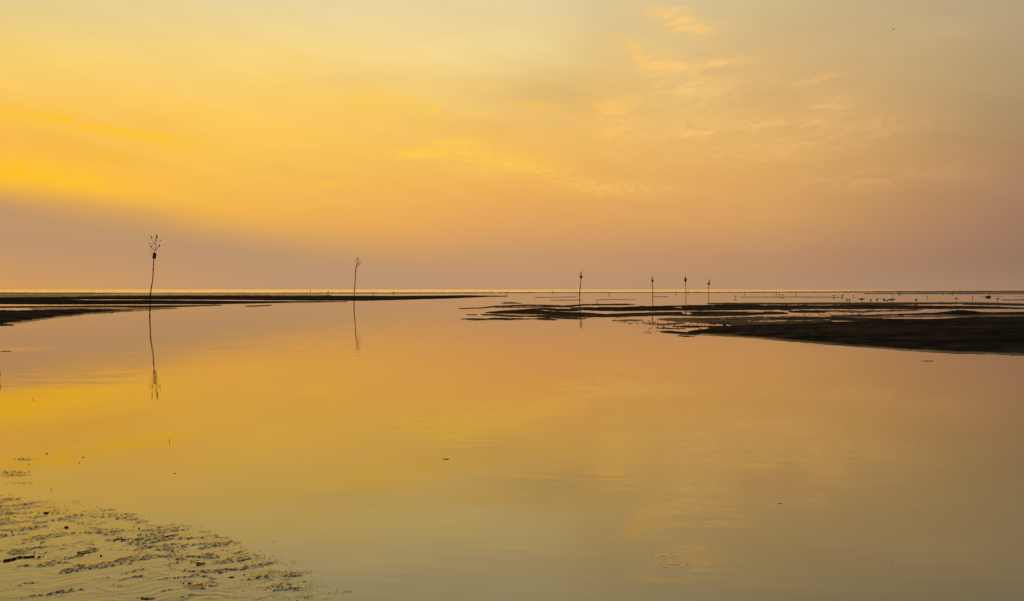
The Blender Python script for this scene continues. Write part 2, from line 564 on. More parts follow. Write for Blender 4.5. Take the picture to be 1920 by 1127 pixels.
def solid(name, c, c2=None, scale=20.0, rough=0.7, spec=0.3):
    m, N, out = new_mat(name)
    b = N.new('ShaderNodeBsdfPrincipled')
    tcn = N.new('ShaderNodeTexCoord')
    n = N.noise(tcn.outputs['Object'], scale, 5.0, 0.6)
    c = tuple(c) + (1,)
    c2 = tuple(c2) + (1,) if c2 else tuple(0.6 * k for k in c[:3]) + (1,)
    N.put(b.inputs['Base Color'], N.mix(N.step(n, 0.35, 0.65), c, c2))
    b.inputs['Roughness'].default_value = rough
    b.inputs['Specular IOR Level'].default_value = spec
    bm = N.new('ShaderNodeBump')
    bm.inputs['Strength'].default_value = 0.4
    bm.inputs['Distance'].default_value = 0.01
    N.put(bm.inputs['Height'], n)
    N.put(b.inputs['Normal'], bm.outputs[0])
    N.l.new(b.outputs[0], out.inputs[0])
    return m


M_water = water_material('tidal_water', False)
M_sea = water_material('open_sea', True)
M_sand = mud_material('sandbank_mud', (0.024, 0.021, 0.018, 1), (0.150, 0.102, 0.060, 1), 1.2, 0.16)
M_flat = mud_material('near_mud', (0.060, 0.044, 0.026, 1), (0.10, 0.070, 0.036, 1), 18.0, 0.08, near=True)
M_bed = solid('sea_bed', (0.10, 0.075, 0.05), (0.07, 0.05, 0.035), 0.5, 1.0, 0.1)
M_bark = solid('bark', (0.055, 0.038, 0.022), (0.025, 0.018, 0.012), 14.0, 0.9, 0.1)
M_twig = solid('twig_bark', (0.050, 0.035, 0.020), (0.03, 0.02, 0.012), 30.0, 0.9, 0.1)
M_leaf = solid('withered_leaf', (0.040, 0.030, 0.014), (0.025, 0.022, 0.012), 30.0, 0.8, 0.15)
M_bucket = solid('navy_plastic', (0.010, 0.012, 0.022), (0.014, 0.018, 0.034), 6.0, 0.5, 0.4)
M_black = solid('black_plastic', (0.010, 0.010, 0.011), (0.016, 0.015, 0.014), 6.0, 0.55, 0.35)
M_orange = solid('orange_tape', (0.62, 0.17, 0.02), (0.50, 0.13, 0.02), 9.0, 0.5, 0.4)
M_bird = solid('dark_plumage', (0.045, 0.038, 0.032), (0.022, 0.02, 0.018), 12.0, 0.8, 0.1)
M_stone = solid('wet_stone', (0.020, 0.017, 0.014), (0.035, 0.028, 0.022), 40.0, 0.55, 0.3)
M_wood = solid('sodden_wood', (0.022, 0.016, 0.011), (0.035, 0.026, 0.018), 60.0, 0.7, 0.2)
M_weed = solid('black_seaweed', (0.010, 0.009, 0.007), (0.018, 0.016, 0.010), 8.0, 0.85, 0.1)
M_crumb = solid('crumbly_mud', (0.050, 0.040, 0.030), (0.085, 0.066, 0.046), 60.0, 0.8, 0.15)
M_shell = solid('shell', (0.45, 0.40, 0.33), (0.30, 0.26, 0.2), 60.0, 0.4, 0.4)

# ------------------------------------------------------------------ sea bed, water, sea
Y_SEA = 455.0
def sheet(name, x0, x1, y0, y1, z, mat):
    o = mesh_obj(name, [(x0, y0, z), (x1, y0, z), (x1, y1, z), (x0, y1, z)], [(0, 1, 2, 3)], mat, smooth=False)
    return tag(o, kind='structure')

sheet('ground', -40000, 40000, -400, 40000, -0.9, M_bed)
sheet('water', -2500, 2500, -300, Y_SEA, 0.0, M_water)
sheet('sea', -40000, 40000, Y_SEA, 40000, 0.0, M_sea)


# ------------------------------------------------------------------ sandbanks
def bank(name, px0, px1, dpx, rows, bands, mat, seed, nscale=(1.0, 1.0), cuts=(), runnels=None):
    """a low bank of mud: bands = (h metres, shoulder px, ragged px, wet, [(px, top, bottom), ...])
    where the outline is traced on the water plane"""
    pxs = np.arange(px0, px1 + dpx, dpx)
    pys = np.array(rows)
    PX, PY = np.meshgrid(pxs, pys)
    rz = -(np.sin(PITCH) + (PY - CY) / F * np.cos(PITCH))
    rY = np.cos(PITCH) - (PY - CY) / F * np.sin(PITCH)
    t = -CAM_H / rz
    X = (PX - CX) / F * t
    Y = rY * t
    H = np.full(X.shape, -1.0)
    WET = np.zeros(X.shape)
    big = fbm(X * 0.10 * nscale[0], Y * 0.045 * nscale[1], 4, seed)
    med = fbm(X * 0.55 * nscale[0], Y * 0.24 * nscale[1], 4, seed + 20)
    fin = fbm(X * 3.2, Y * 0.9, 3, seed + 40)
    rel = fbm(X * 0.35, Y * 0.18, 4, seed + 60)
    crumbs = fbm(X * 9.0, Y * 3.0, 2, seed + 80)
    for (h, w, rag, wet, pts) in bands:
        a = np.array(pts, float)
        top = np.interp(PX, a[:, 0], a[:, 1])
        bot = np.interp(PX, a[:, 0], a[:, 2])
        c = (top + bot) / 2
        s = (bot - top) / 2 - np.abs(PY - c)
        out = np.maximum(a[0, 0] - PX, PX - a[-1, 0])
        s = np.where(out > 0, s - out * 0.25, s)
        s = s + 0.5 + rag * (0.55 * big + 0.95 * med + 0.85 * fin)
        hh = h * np.where(s > 0, 1 - np.exp(-np.maximum(s, 0) / w), s / w * 0.8)
        hh = hh + np.where(s > 0, (rel * 0.30 + crumbs * 0.10) * h * (1 - np.exp(-np.maximum(s, 0) / w)), 0)
        hh = np.maximum(hh, -0.2)
        better = hh > H
        dry = sstep(hh / h, 0.0, 0.22)
        wv = np.clip(wet * 0.7 + (1 - wet) * (1 - dry) * 0.45 + 0.5 * med * wet, 0, 1)
        WET = np.where(better, wv ** 1.9, WET)
        H = np.maximum(H, hh)
    for (rag, pts) in cuts:                       # runnels that still hold water
        a = np.array(pts, float)
        o_ = np.argsort(a[:, 0])
        top = np.interp(PX, a[o_, 0], a[o_, 1])
        bot = np.interp(PX, a[o_, 0], a[o_, 2])
        s = (bot - top) / 2 - np.abs(PY - (top + bot) / 2) + rag * (0.8 * med + 0.6 * fin)
        out = np.maximum(a[:, 0].min() - PX, PX - a[:, 0].max())
        s = np.where(out > 0, s - out * 0.25, s)
        H = np.where(s > -0.4, np.minimum(H, -s * 0.02), H)
    if runnels:                                   # hair-fine runnels winding between the ridges
        zone = runnels(PX, PY)
        for (fx_, fy_, wd, sd) in ((0.050, 0.10, 0.040, 141), (0.09, 0.20, 0.030, 151)):
            wq = fbm(X * 0.03, Y * 0.03, 2, sd + 3)
            r_ = np.abs(fbm(X * fx_ + wq, Y * fy_ + wq, 2, sd + seed))
            H = np.where(r_ < wd * zone, np.minimum(H, 0.002 - (wd * zone - r_) * 0.5), H)
    nr, nc = X.shape
    keep = H > -0.015
    kq = keep[:-1, :-1] | keep[1:, :-1] | keep[:-1, 1:] | keep[1:, 1:]
    idx = np.arange(nr * nc).reshape(nr, nc)
    q = np.stack([idx[:-1, :-1], idx[1:, :-1], idx[1:, 1:], idx[:-1, 1:]], -1)[kq]
    used = np.unique(q)
    remap = np.zeros(nr * nc, int)
    remap[used] = np.arange(len(used))
    V = np.stack([X, Y, np.maximum(H, -0.12)], -1).reshape(-1, 3)[used]
    q = remap[q]
    me = bpy.data.meshes.new(name)
    me.vertices.add(len(V))
    me.vertices.foreach_set('co', V.ravel())
    me.loops.add(q.size)
    me.loops.foreach_set('vertex_index', q.ravel())
    me.polygons.add(len(q))
    me.polygons.foreach_set('loop_start', np.arange(len(q)) * 4)
    me.polygons.foreach_set('loop_total', np.full(len(q), 4))
    me.polygons.foreach_set('use_smooth', np.ones(len(q), bool))
    me.update(calc_edges=True)
    at = me.attributes.new('wet', 'FLOAT', 'POINT')
    at.data.foreach_set('value', WET.ravel()[used].astype(np.float32))
    me.materials.append(mat)
    me.validate()
    o = bpy.data.objects.new(name, me)
    col.objects.link(o)
    tag(o, kind='structure')
    return o, (pxs, pys, H)


R_FAR = list(np.arange(544.6, 560, 0.22))
R_MID = list(np.arange(549.0, 600, 0.35))

# the thin bar on the skyline, thickest at the right
bank('far_sandbar', -400, 2320, 4, list(np.arange(544.4, 553, 0.16)), [
    (0.07, 0.6, 0.7, 0.6, [(-400, 548.6, 551.2), (0, 548.8, 551.0), (160, 549.0, 551.0), (260, 549.4, 550.2), (700, 548.8, 550.0), (1000, 548.4, 549.2)]),
    (0.05, 0.6, 1.0, 0.72, [(700, 549.2, 550.0), (1000, 548.2, 549.0), (1330, 548.0, 548.9), (1560, 547.0, 548.4), (1680, 546.0, 548.4), (1760, 545.8, 549.0), (1920, 545.4, 549.0), (2320, 545.2, 549.5)]),
    (0.06, 0.5, 0.4, 0.5, [(1620, 550.4, 551.0), (1700, 550.2, 551.2), (1920, 550.6, 551.4), (2320, 550.6, 551.5)]),
], M_sand, 3)

# bars on the left
bank('left_sandbank', -420, 1100, 2.5, list(np.arange(550.5, 575, 0.35)) + list(np.arange(575, 625, 0.6)), [
    (0.05, 0.8, 0.30, 0.75, [(-420, 552.0, 560), (0, 552.4, 560), (140, 552.4, 560), (170, 552.6, 556.0), (300, 552.6, 554.2), (470, 552.4, 554.0), (620, 553.0, 553.6)]),
    (0.06, 0.9, 0.30, 0.10, [(-420, 556.5, 561), (0, 557.0, 560.5), (140, 555.8, 561.3), (300, 555.2, 561.4), (450, 555.0, 562.2), (600, 555.0, 563.6), (680, 555.0, 563.6), (740, 555.2, 562.5), (840, 554.4, 559.6), (870, 554.0, 558.4), (910, 554.6, 556.4), (950, 555.0, 555.8)]),
    (0.07, 1.0, 0.30, 0.05, [(-420, 560, 571.5), (0, 561.0, 570.2), (100, 561.4, 570.6), (160, 563.0, 570.6), (300, 563.2, 570.0), (400, 564.2, 570.2), (470, 565.0, 568.8), (560, 565.2, 567.2), (650, 565.6, 566.0)]),
    (0.05, 0.8, 0.35, 0.15, [(-420, 576, 579), (0, 574.8, 577.2), (90, 574.0, 576.4), (200, 573.2, 576.4), (300, 573.0, 576.4), (350, 572.8, 575.0), (415, 572.0, 572.6)]),
    (0.03, 0.8, 0.8, 0.9, [(60, 577.5, 580), (110, 574.5, 580), (200, 575.5, 583), (250, 577.5, 582), (330, 577.6, 579)]),
    (0.16, 5.0, 1.2, 0.10, [(-420, 578, 640), (-150, 581, 626), (0, 582.0, 608.0), (50, 582.0, 602.0), (100, 580.4, 595.0), (150, 579.6, 589.5), (200, 580.2, 585.0), (245, 581.2, 582.6)]),
    (0.025, 1.5, 1.6, 0.85, [(-200, 600, 626), (0, 597, 609.0), (50, 594.0, 604.0), (100, 590.0, 596.5), (160, 586.0, 590.0), (240, 580.0, 584.6), (300, 579.0, 580.0)]),
    (0.04, 0.7, 0.4, 0.1, [(-60, 607.4, 611.5), (0, 608.0, 611.0), (24, 609.4, 610.2)]),
    (0.03, 0.7, 0.3, 0.2, [(462, 573.6, 574.6), (485, 573.0, 574.4), (508, 572.0, 572.8)]),
], M_sand, 11)

# ragged bars in the middle
bank('middle_sandbank', 840, 1500, 1.6, list(np.arange(556, 602, 0.32)) + list(np.arange(602, 634, 0.45)), [
    (0.04, 0.9, 0.5, 0.15, [(862, 578.4, 579.2), (900, 576.6, 578.2), (930, 573.8, 575.4), (990, 571.4, 573.2), (1020, 571.6, 573.4), (1055, 573.4, 576.0), (1100, 570.6, 572.4), (1170, 569.8, 572.2), (1190, 570.8, 571.6)]),
    (0.035, 0.9, 0.6, 0.4, [(930, 575.6, 577), (980, 575.4, 577.0), (1020, 574.4, 576.4), (1070, 574.0, 576)]),
    (0.07, 1.3, 0.7, 0.10, [(912, 585.6, 586.6), (938, 583.0, 587.8), (962, 581.6, 588.2), (992, 583.8, 589.0), (1020, 583.2, 589.2), (1050, 585.2, 592.4), (1090, 586.4, 594.4), (1130, 589.0, 594.6), (1150, 592.0, 594.0)]),
    (0.05, 1.0, 0.7, 0.12, [(972, 580.6, 581.6), (1000, 578.6, 582.8), (1022, 577.6, 580.6), (1045, 579.0, 583.4), (1075, 579.4, 583.2), (1090, 581, 582)]),
    (0.04, 1.0, 0.6, 0.2, [(1072, 576.6, 578.0), (1100, 576.4, 580.4), (1125, 577, 579.6)]),
    (0.04, 0.9, 0.8, 0.25, [(903, 589.6, 590.6), (930, 589.2, 592.0), (960, 591.8, 594.2), (1000, 591.6, 594.2), (1022, 590.4, 595.2), (1050, 592.6, 597.4), (1080, 595.6, 598.4), (1095, 597.2, 598)]),
    (0.035, 0.8, 0.7, 0.2, [(866, 597.6, 598.6), (890, 597.2, 600.2), (912, 598.2, 599.4), (926, 596.2, 599.2), (960, 596.8, 599.8), (985, 597.8, 598.6), (1004, 597, 598.4), (1022, 596, 599.8), (1042, 598.8, 599.6)]),
    (0.03, 0.7, 0.4, 0.3, [(877, 589.6, 590.6), (893, 589.8, 591.0)]),
    (0.03, 0.7, 0.5, 0.5, [(946, 567.0, 569.4), (966, 567.4, 569.2), (976, 568.8, 569.6)]),
    (0.03, 0.6, 0.5, 0.65, [(1034, 562.6, 563.4), (1090, 562.2, 563.0)]),
    (0.03, 0.6, 0.5, 0.72, [(1005, 557.6, 558.2), (1060, 556.6, 557.2), (1080, 556.4, 556.8)]),
    (0.03, 0.6, 0.5, 0.72, [(1118, 562, 562.6), (1190, 561.6, 562.2)]),
    (0.03, 0.6, 0.35, 0.3, [(1226, 555.4, 556.4), (1250, 555.8, 556.6)]),
    (0.03, 0.6, 0.25, 0.2, [(1280, 553.8, 554.7), (1298, 553.8, 554.6)]),
    (0.08, 1.6, 0.8, 0.12, [(1096, 578.6, 581.6), (1130, 576.2, 583.2), (1160, 576.4, 583.2), (1200, 574.6, 583.0), (1250, 573.4, 582.2), (1300, 572.6, 582.2), (1360, 571.4, 581.4), (1400, 570.8, 581.2), (1440, 573.0, 581.4), (1470, 577.6, 581.8), (1482, 580, 581.6)]),
    (0.08, 1.5, 0.8, 0.2, [(1096, 587.4, 594.8), (1130, 590.0, 594.4), (1160, 588.6, 594.0), (1200, 586.8, 592.4), (1250, 586.0, 591.4), (1300, 585.0, 592.2), (1340, 584.4, 592.2), (1400, 585.0, 591.2), (1440, 584.4, 589.4), (1476, 586.4, 588.6)]),
    (0.04, 0.9, 1.0, 0.5, [(1150, 600.2, 601.4), (1205, 599.8, 601.2)]),
    (0.045, 1.2, 1.6, 0.45, [(1238, 598.0, 599.6), (1262, 597.0, 602.0), (1300, 597.0, 604.0), (1340, 597.0, 609.0), (1400, 595.0, 602.0), (1452, 595.0, 599.6)]),
    (0.03, 0.8, 1.6, 0.5, [(1205, 604.4, 605.6), (1240, 607.6, 609.6), (1262, 606.0, 609.0), (1280, 605, 607)]),
    (0.04, 0.9, 0.6, 0.2, [(1262, 611.8, 612.8), (1290, 610.8, 614.2), (1340, 611.6, 615.4), (1400, 611, 617)]),
    (0.03, 0.8, 1.3, 0.3, [(1230, 615.0, 616.2), (1260, 615.2, 616.8), (1282, 616.0, 617.0)]),
    (0.05, 0.9, 0.8, 0.15, [(1238, 621.8, 623.0), (1260, 621.2, 625.0), (1290, 623.8, 627.4), (1312, 625.2, 628.0)]),
    (0.03, 0.8, 0.5, 0.2, [(1272, 629.0, 630.0), (1286, 630, 631.6), (1302, 630.8, 631.6)]),
], M_sand, 23, cuts=[
    (0.5, [(1452, 579.4, 581.0), (1466, 581.6, 584.0), (1482, 585.6, 588.6)]),
    (0.5, [(1264, 575.4, 577.0), (1276, 575.8, 578.6), (1284, 578.0, 579.2)]),
    (0.5, [(1282, 585.4, 589.6), (1294, 586.0, 590.4)]),
    (0.6, [(1160, 578.4, 579.4), (1230, 579.8, 580.6)]),
    (0.6, [(955, 588.8, 590.0), (980, 590.0, 591.6), (996, 590.6, 591.4)]),
    (0.6, [(1150, 592.6, 593.4), (1190, 590.6, 591.4)]),
    (0.5, [(1330, 582.2, 584.4), (1400, 581.8, 583.4), (1470, 582.4, 584.0)]),
], runnels=lambda px, py: 0.85 + 0 * px)

# the large bank on the right
bank('right_sandbank', 1290, 2360, 2.0, list(np.arange(556, 602, 0.35)) + list(np.arange(602, 700, 0.6)), [
    (0.20, 9.0, 1.0, 0.02, [(1296, 621, 625.5), (1330, 616, 627), (1360, 612, 629), (1400, 609, 632.0), (1450, 608.5, 636.0), (1500, 607, 640.0), (1560, 604, 645.0), (1600, 603.0, 649.0), (1700, 603.5, 656.0), (1760, 598.0, 659.4), (1800, 596.0, 661.2), (1850, 594.6, 662.8), (1920, 594.0, 664.6), (2100, 592, 672), (2360, 590, 684)]),
    (0.02, 1.0, 0.5, 0.8, [(1300, 625, 627.4), (1400, 630.4, 633), (1500, 638.6, 641), (1600, 647.4, 650), (1700, 654.6, 656.8), (1800, 659.6, 662), (1920, 663.0, 665.6), (2100, 670, 673.4), (2360, 681, 685.4)]),
    (0.10, 2.5, 0.6, 0.08, [(1560, 598.2, 600.4), (1620, 597.4, 602.2), (1680, 598.6, 606), (1740, 598.6, 606), (1800, 597, 604)]),
    (0.05, 1.2, 1.2, 0.35, [(1330, 599, 607), (1380, 603, 610), (1440, 604, 609), (1500, 602.6, 606), (1560, 600.4, 603)]),
    (0.05, 0.9, 0.5, 0.35, [(1330, 568.4, 570.2), (1400, 568.0, 570.6), (1480, 568.0, 571.0), (1560, 567.6, 571.2), (1640, 567.4, 572.4), (1760, 567.2, 570.0), (1840, 567.4, 572.0), (1920, 569.8, 573.2), (2300, 570, 575)]),
    (0.06, 1.1, 0.7, 0.15, [(1440, 572.4, 575.0), (1480, 573.0, 579.6), (1530, 573.0, 576.0), (1600, 572.6, 579.0), (1700, 573.0, 579.0), (1800, 574.0, 579.0), (1860, 575, 578.6), (1920, 577, 579), (2300, 576, 580)]),
    (0.04, 0.9, 0.7, 0.2, [(1480, 578.0, 580.0), (1560, 577.0, 579.0), (1700, 577.6, 579.6), (1780, 577.8, 578.6)]),
    (0.05, 1.0, 0.7, 0.15, [(1480, 583.8, 586.2), (1510, 583.2, 587.0), (1545, 583.4, 586.0)]),
    (0.03, 0.8, 1.6, 0.5, [(1500, 581.6, 584.0), (1600, 583.0, 586.0), (1700, 581.0, 583.0), (1730, 579, 581)]),
    (0.05, 0.9, 0.8, 0.15, [(1560, 591.6, 593.4), (1620, 591.0, 593.4), (1700, 588.6, 590.8), (1760, 586.8, 589.6), (1850, 586.0, 590.0), (1920, 585.0, 590.4), (2300, 584, 591)]),
    (0.03, 0.9, 1.3, 0.6, [(1440, 592.8, 600.0), (1500, 594.0, 600.4), (1560, 594.0, 597.6), (1700, 592.6, 595.0), (1800, 591.6, 594.0), (1920, 590.0, 593.6)]),
    (0.05, 1.1, 0.8, 0.15, [(1446, 596.6, 599.6), (1500, 595.6, 600.2), (1560, 595.0, 598.2), (1600, 596, 599)]),
    (0.03, 0.7, 0.6, 0.72, [(1390, 557.0, 557.6), (1500, 556.4, 557.4), (1580, 557.0, 557.8)]),
    (0.03, 0.7, 0.6, 0.72, [(1830, 555.2, 556.0), (1880, 554.8, 556.0), (2300, 555, 556)]),
    (0.03, 0.7, 0.6, 0.72, [(1880, 562.0, 562.8), (1920, 561.6, 563.2), (2300, 561, 563)]),
    (0.03, 0.7, 0.6, 0.72, [(1400, 551.6, 552.2), (1470, 551.8, 552.4)]),
], M_sand, 37, cuts=[
    (0.5, [(1458, 608.0, 609.0), (1482, 608.2, 610.2), (1506, 611.4, 612.8)]),
    (0.6, [(1360, 612.0, 613.2), (1410, 613.4, 614.6), (1446, 615.2, 616.0)]),
    (0.7, [(1330, 617.6, 619.2), (1400, 620.0, 621.6), (1460, 623.4, 624.6), (1490, 625.8, 626.4)]),
    (0.6, [(1330, 622.6, 624.0), (1400, 624.8, 626.2), (1440, 627.2, 628.4), (1482, 628.2, 629.0)]),
    (0.4, [(1516, 632.4, 633.6), (1532, 632.8, 634.2)]),
    (0.3, [(1538, 633.8, 635.0), (1546, 634.0, 635.2)]),
    (0.3, [(1560, 600.6, 602.2), (1610, 600.6, 601.9), (1660, 602.8, 604.2), (1720, 607.0, 607.8)]),
    (0.5, [(1452, 579.4, 581.0), (1466, 581.6, 584.0), (1482, 585.6, 588.6), (1490, 587.4, 589.2)]),
    (0.5, [(1430, 595.0, 597.6), (1458, 590.0, 594.0), (1480, 586.4, 590.4), (1600, 587.4, 589.6), (1700, 584.4, 586.4)]),
], runnels=lambda px, py: np.clip(np.maximum((1480 - px) / 160, (597 - py) / 8), 0, 0.8))


# ------------------------------------------------------------------ the mud at our feet
def near_mud():
    pxs = np.arange(-260, 720, 1.15)
    pys = np.concatenate([np.arange(846, 1140, 1.0), np.arange(1140, 1500, 4.0)])
    PX, PY = np.meshgrid(pxs, pys)
    rz = -(np.sin(PITCH) + (PY - CY) / F * np.cos(PITCH))
    rY = np.cos(PITCH) - (PY - CY) / F * np.sin(PITCH)
    t = -CAM_H / rz
    X = (PX - CX) / F * t
    Y = rY * t
    edge = np.array([(-260, 900), (-60, 922), (0, 922), (60, 930), (110, 936), (150, 937), (205, 940), (250, 958), (280, 970), (330, 972), (390, 985), (430, 1006), (470, 1016), (510, 1042), (560, 1058), (590, 1086), (630, 1108), (680, 1122), (720, 1150)], float)
    top = np.interp(PX, edge[:, 0], edge[:, 1])
    s = PY - top                                   # photo px inside the edge
    warp = fbm(X * 1.5, Y * 1.5, 3, 5)
    inside = sstep(s + 16 * warp, -5, 22)
    g2 = np.exp(-((PX - 20) / 55.0) ** 2 - ((PY - 888 - 0.12 * (PX - 20)) / 11.0) ** 2)
    g3 = np.exp(-((PX - 48) / 17.0) ** 2 - ((PY - 862) / 2.6) ** 2) * 1.5
    g4 = np.exp(-((PX - 45) / 40.0) ** 2 - ((PY - 906) / 3.0) ** 2) * 0.8
    inside = np.maximum(inside, np.maximum(np.clip(g2, 0, 1), np.maximum(np.clip(g3, 0, 1), g4)))
    for (a, b, sx, sy) in ((655, 1109, 16, 2.6), (620, 1112, 26, 3.4), (570, 1072, 16, 3.5), (545, 1065, 16, 2), (608, 1062, 8, 1.4), (513, 1027.5, 4, 1.3), (420, 1005, 10, 3)):
        inside = np.maximum(inside, np.exp(-((PX - a) / sx) ** 2 - ((PY - b) / sy) ** 2))
    # drawn-out ridges, slanting up to the right as seen from here
    ca, sa_ = math.cos(math.radians(24)), math.sin(math.radians(24))
    U = X * ca + Y * sa_
    V = -X * sa_ + Y * ca
    wu = fbm(X * 2.2, Y * 2.2, 3, 9)
    ridge = fbm(U * 3.4 + wu * 0.8, V * 12.0 + wu * 3.2, 5, 51)
    ridge_f = fbm(U * 7 + wu, V * 22 + wu * 2, 3, 57)
    patch = fbm(U * 3.6 + wu * 0.8, V * 9.0 + wu, 4, 77)
    dens = 0.55 + 0.45 * fbm(X * 0.9, Y * 0.9, 2, 91)
    lower = sstep(PY, 1060, 1115)                   # smoother skin of mud closest to us
    clump = sstep(patch + 0.34 * dens - 0.32 * lower, 0.22, 0.46)
    grit = fbm(X * 42, Y * 24, 3, 101)
    grit2 = fbm(X * 90, Y * 55, 2, 111)
    brk = sstep(fbm(U * 5.5 + 3, V * 9.0 - 2, 3, 171), -0.18, 0.30)
    ridge = ridge * (0.25 + 0.75 * brk)
    crest = sstep(ridge, 0.20, 0.55)
    H = -0.0040 + 0.0046 * inside
    H = H + inside * (0.0009 * ridge + 0.0007 * ridge_f + 0.0008 * crest)
    H = H + inside * clump * (0.0025 + 0.0060 * np.maximum(grit, -0.25) + 0.0045 * grit2)
    H = H + lower * inside * 0.0010 * fbm(U * 2.4 + wu, V * 7.5 + wu, 3, 131)
    H = np.where(inside < 0.02, -0.02, H)
    WET = np.clip(1.0 - 0.55 * clump * sstep(grit, -0.25, 0.25) - 0.18 * crest, 0.0, 1)
    nr, nc = X.shape
    kq = (H > -0.003)
    kq = kq[:-1, :-1] | kq[1:, :-1] | kq[:-1, 1:] | kq[1:, 1:]
    idx = np.arange(nr * nc).reshape(nr, nc)
    q = np.stack([idx[:-1, :-1], idx[1:, :-1], idx[1:, 1:], idx[:-1, 1:]], -1)[kq]
    used = np.unique(q)
    remap = np.zeros(nr * nc, int)
    remap[used] = np.arange(len(used))
    Vv = np.stack([X, Y, H], -1).reshape(-1, 3)[used]
    q = remap[q]
    me = bpy.data.meshes.new('mudflat')
    me.vertices.add(len(Vv))
    me.vertices.foreach_set('co', Vv.ravel())
    me.loops.add(q.size)
    me.loops.foreach_set('vertex_index', q.ravel())
    me.polygons.add(len(q))
    me.polygons.foreach_set('loop_start', np.arange(len(q)) * 4)
    me.polygons.foreach_set('loop_total', np.full(len(q), 4))
    me.polygons.foreach_set('use_smooth', np.ones(len(q), bool))
    me.update(calc_edges=True)
    at = me.attributes.new('wet', 'FLOAT', 'POINT')
    at.data.foreach_set('value', WET.ravel()[used].astype(np.float32))
    me.materials.append(M_flat)
    me.validate()
    o = bpy.data.objects.new('mudflat', me)
    col.objects.link(o)
    tag(o, kind='structure')


near_mud()


# ------------------------------------------------------------------ channel markers
def marker(base, label):
    """returns the root, and a function from photo pixels to local metres on the marker's plane"""
    b = ground(*base)
    root = empty('channel_marker', b)
    tag(root, label, 'channel marker', 'branch markers along the channel')
    k = b.y / F

    def L(px, py, dy=0.0):
        return Vector(((px - base[0]) * k, dy * k, (base[1] - py) * k))
    return root, L, k


def smooth_path(pts, n=4):
    pts = [Vector(p) for p in pts]
    out = []
    for i in range(len(pts) - 1):
        p0, p1, p2, p3 = pts[max(i - 1, 0)], pts[i], pts[i + 1], pts[min(i + 2, len(pts) - 1)]
        for j in range(n):
            t = j / n
            out.append(0.5 * ((2 * p1) + (p2 - p0) * t + (2 * p0 - 5 * p1 + 4 * p2 - p3) * t * t + (3 * p1 - p0 - 3 * p2 + p3) * t ** 3))
    out.append(pts[-1])
    return out


def pole(root, L, pts, r0, r1, seed, knots=True):
    rnd = random.Random(seed)
    path = smooth_path([L(pts[0][0], pts[0][1]) - Vector((0, 0, 0.9))] + [L(*p) for p in pts], 6)
    n = len(path)
    rad = [(r0 + (r1 - r0) * i / (n - 1)) * (1 + (rnd.uniform(-0.12, 0.14) if knots else 0) + (0.35 if knots and rnd.random() < 0.10 else 0)) for i in range(n)]
    for p in path[2:-1]:
        p.x += rnd.uniform(-0.2, 0.2) * r0
    return MB().tube(path, rad, 8).build('pole', M_bark, root)


def branch(root, pts, r0, r1, name='branch'):
    path = smooth_path(pts, 3)
    n = len(path)
    return MB().tube(path, [r0 + (r1 - r0) * i / (n - 1) for i in range(n)], 6).build(name, M_twig, root)


def leaf(parent, c, rx, rz, seed):
    rnd = random.Random(seed)
    return MB().blob(c, rx, rx * 0.6, rz, seed, 0.5, 8, 5).build('leaf', M_leaf, parent)


# first marker: bent pole, dark bucket, branching top
root, L, k = marker((280.8, 593.0), 'nearest and tallest channel marker, bent pole with dark bucket below forked leafy branches')
pole(root, L, [(280.8, 593), (281.2, 572), (282.4, 550), (284.6, 535), (286.4, 525.6), (288.0, 501), (288.8, 485), (290.2, 474)], 0.034, 0.024, 1)
def P1(x, y, dy=0.0):
    return L(260 + x / 16.1, 430 + y / 16.1, dy)
ctr = L(289.0, 485.0)
axis = (L(290.6, 474.4) - ctr).normalized()
rot = Vector((0, 0, 1)).rotation_difference(axis).to_matrix().to_4x4()
bm4 = Matrix.Translation(ctr) @ rot
hgt = 10.6 * k
bk = MB().lathe([(0.02, 0.0), (3.05 * k, 0.0), (3.15 * k, 0.04), (3.35 * k, hgt * 0.97), (3.35 * k, hgt), (3.1 * k, hgt), (2.9 * k, hgt * 0.15), (0.02, hgt * 0.13)], 24, bm4).build('bucket', M_bucket, root)
MB().lathe([(3.36 * k, hgt * 0.90), (3.52 * k, hgt * 0.915), (3.52 * k, hgt * 0.985), (3.36 * k, hgt)], 24, bm4, caps=False).build('rim', M_bucket, bk)
b0 = branch(root, [P1(480, 720), P1(490, 690), P1(510, 560, 1), P1(530, 450, 0), P1(545, 300, -1), P1(552, 165, 0)], 0.020, 0.009)
b1 = branch(root, [P1(498, 645), P1(430, 590, 2), P1(330, 530, 4), P1(300, 470, 4), P1(320, 418, 5)], 0.012, 0.006)
b2 = branch(root, [P1(515, 640), P1(590, 570, -2), P1(655, 510, -3), P1(640, 470, -4)], 0.014, 0.007)
b3 = branch(root, [P1(527, 455), P1(480, 420, -2), P1(430, 340, -3), P1(408, 290, -3), P1(412, 235, -3)], 0.011, 0.006)
b4 = branch(root, [P1(440, 800, -3), P1(400, 798, -4), P1(350, 720, -4), P1(345, 660, -4)], 0.008, 0.004)
b5 = branch(root, [P1(470, 610), P1(430, 560, -3), P1(410, 525, -3)], 0.010, 0.006)
b6 = branch(root, [P1(538, 400), P1(490, 330, 4), P1(480, 290, 5), P1(492, 245, 5)], 0.008, 0.004)
b7 = branch(root, [P1(520, 560), P1(560, 540, 4), P1(600, 420, 6), P1(620, 345, 6)], 0.006, 0.003)
b8 = branch(root, [P1(470, 690), P1(425, 700, -2), P1(405, 690, -3)], 0.007, 0.004)
b9 = branch(root, [P1(330, 530, 4), P1(360, 490, 5), P1(382, 458, 5)], 0.005, 0.003)
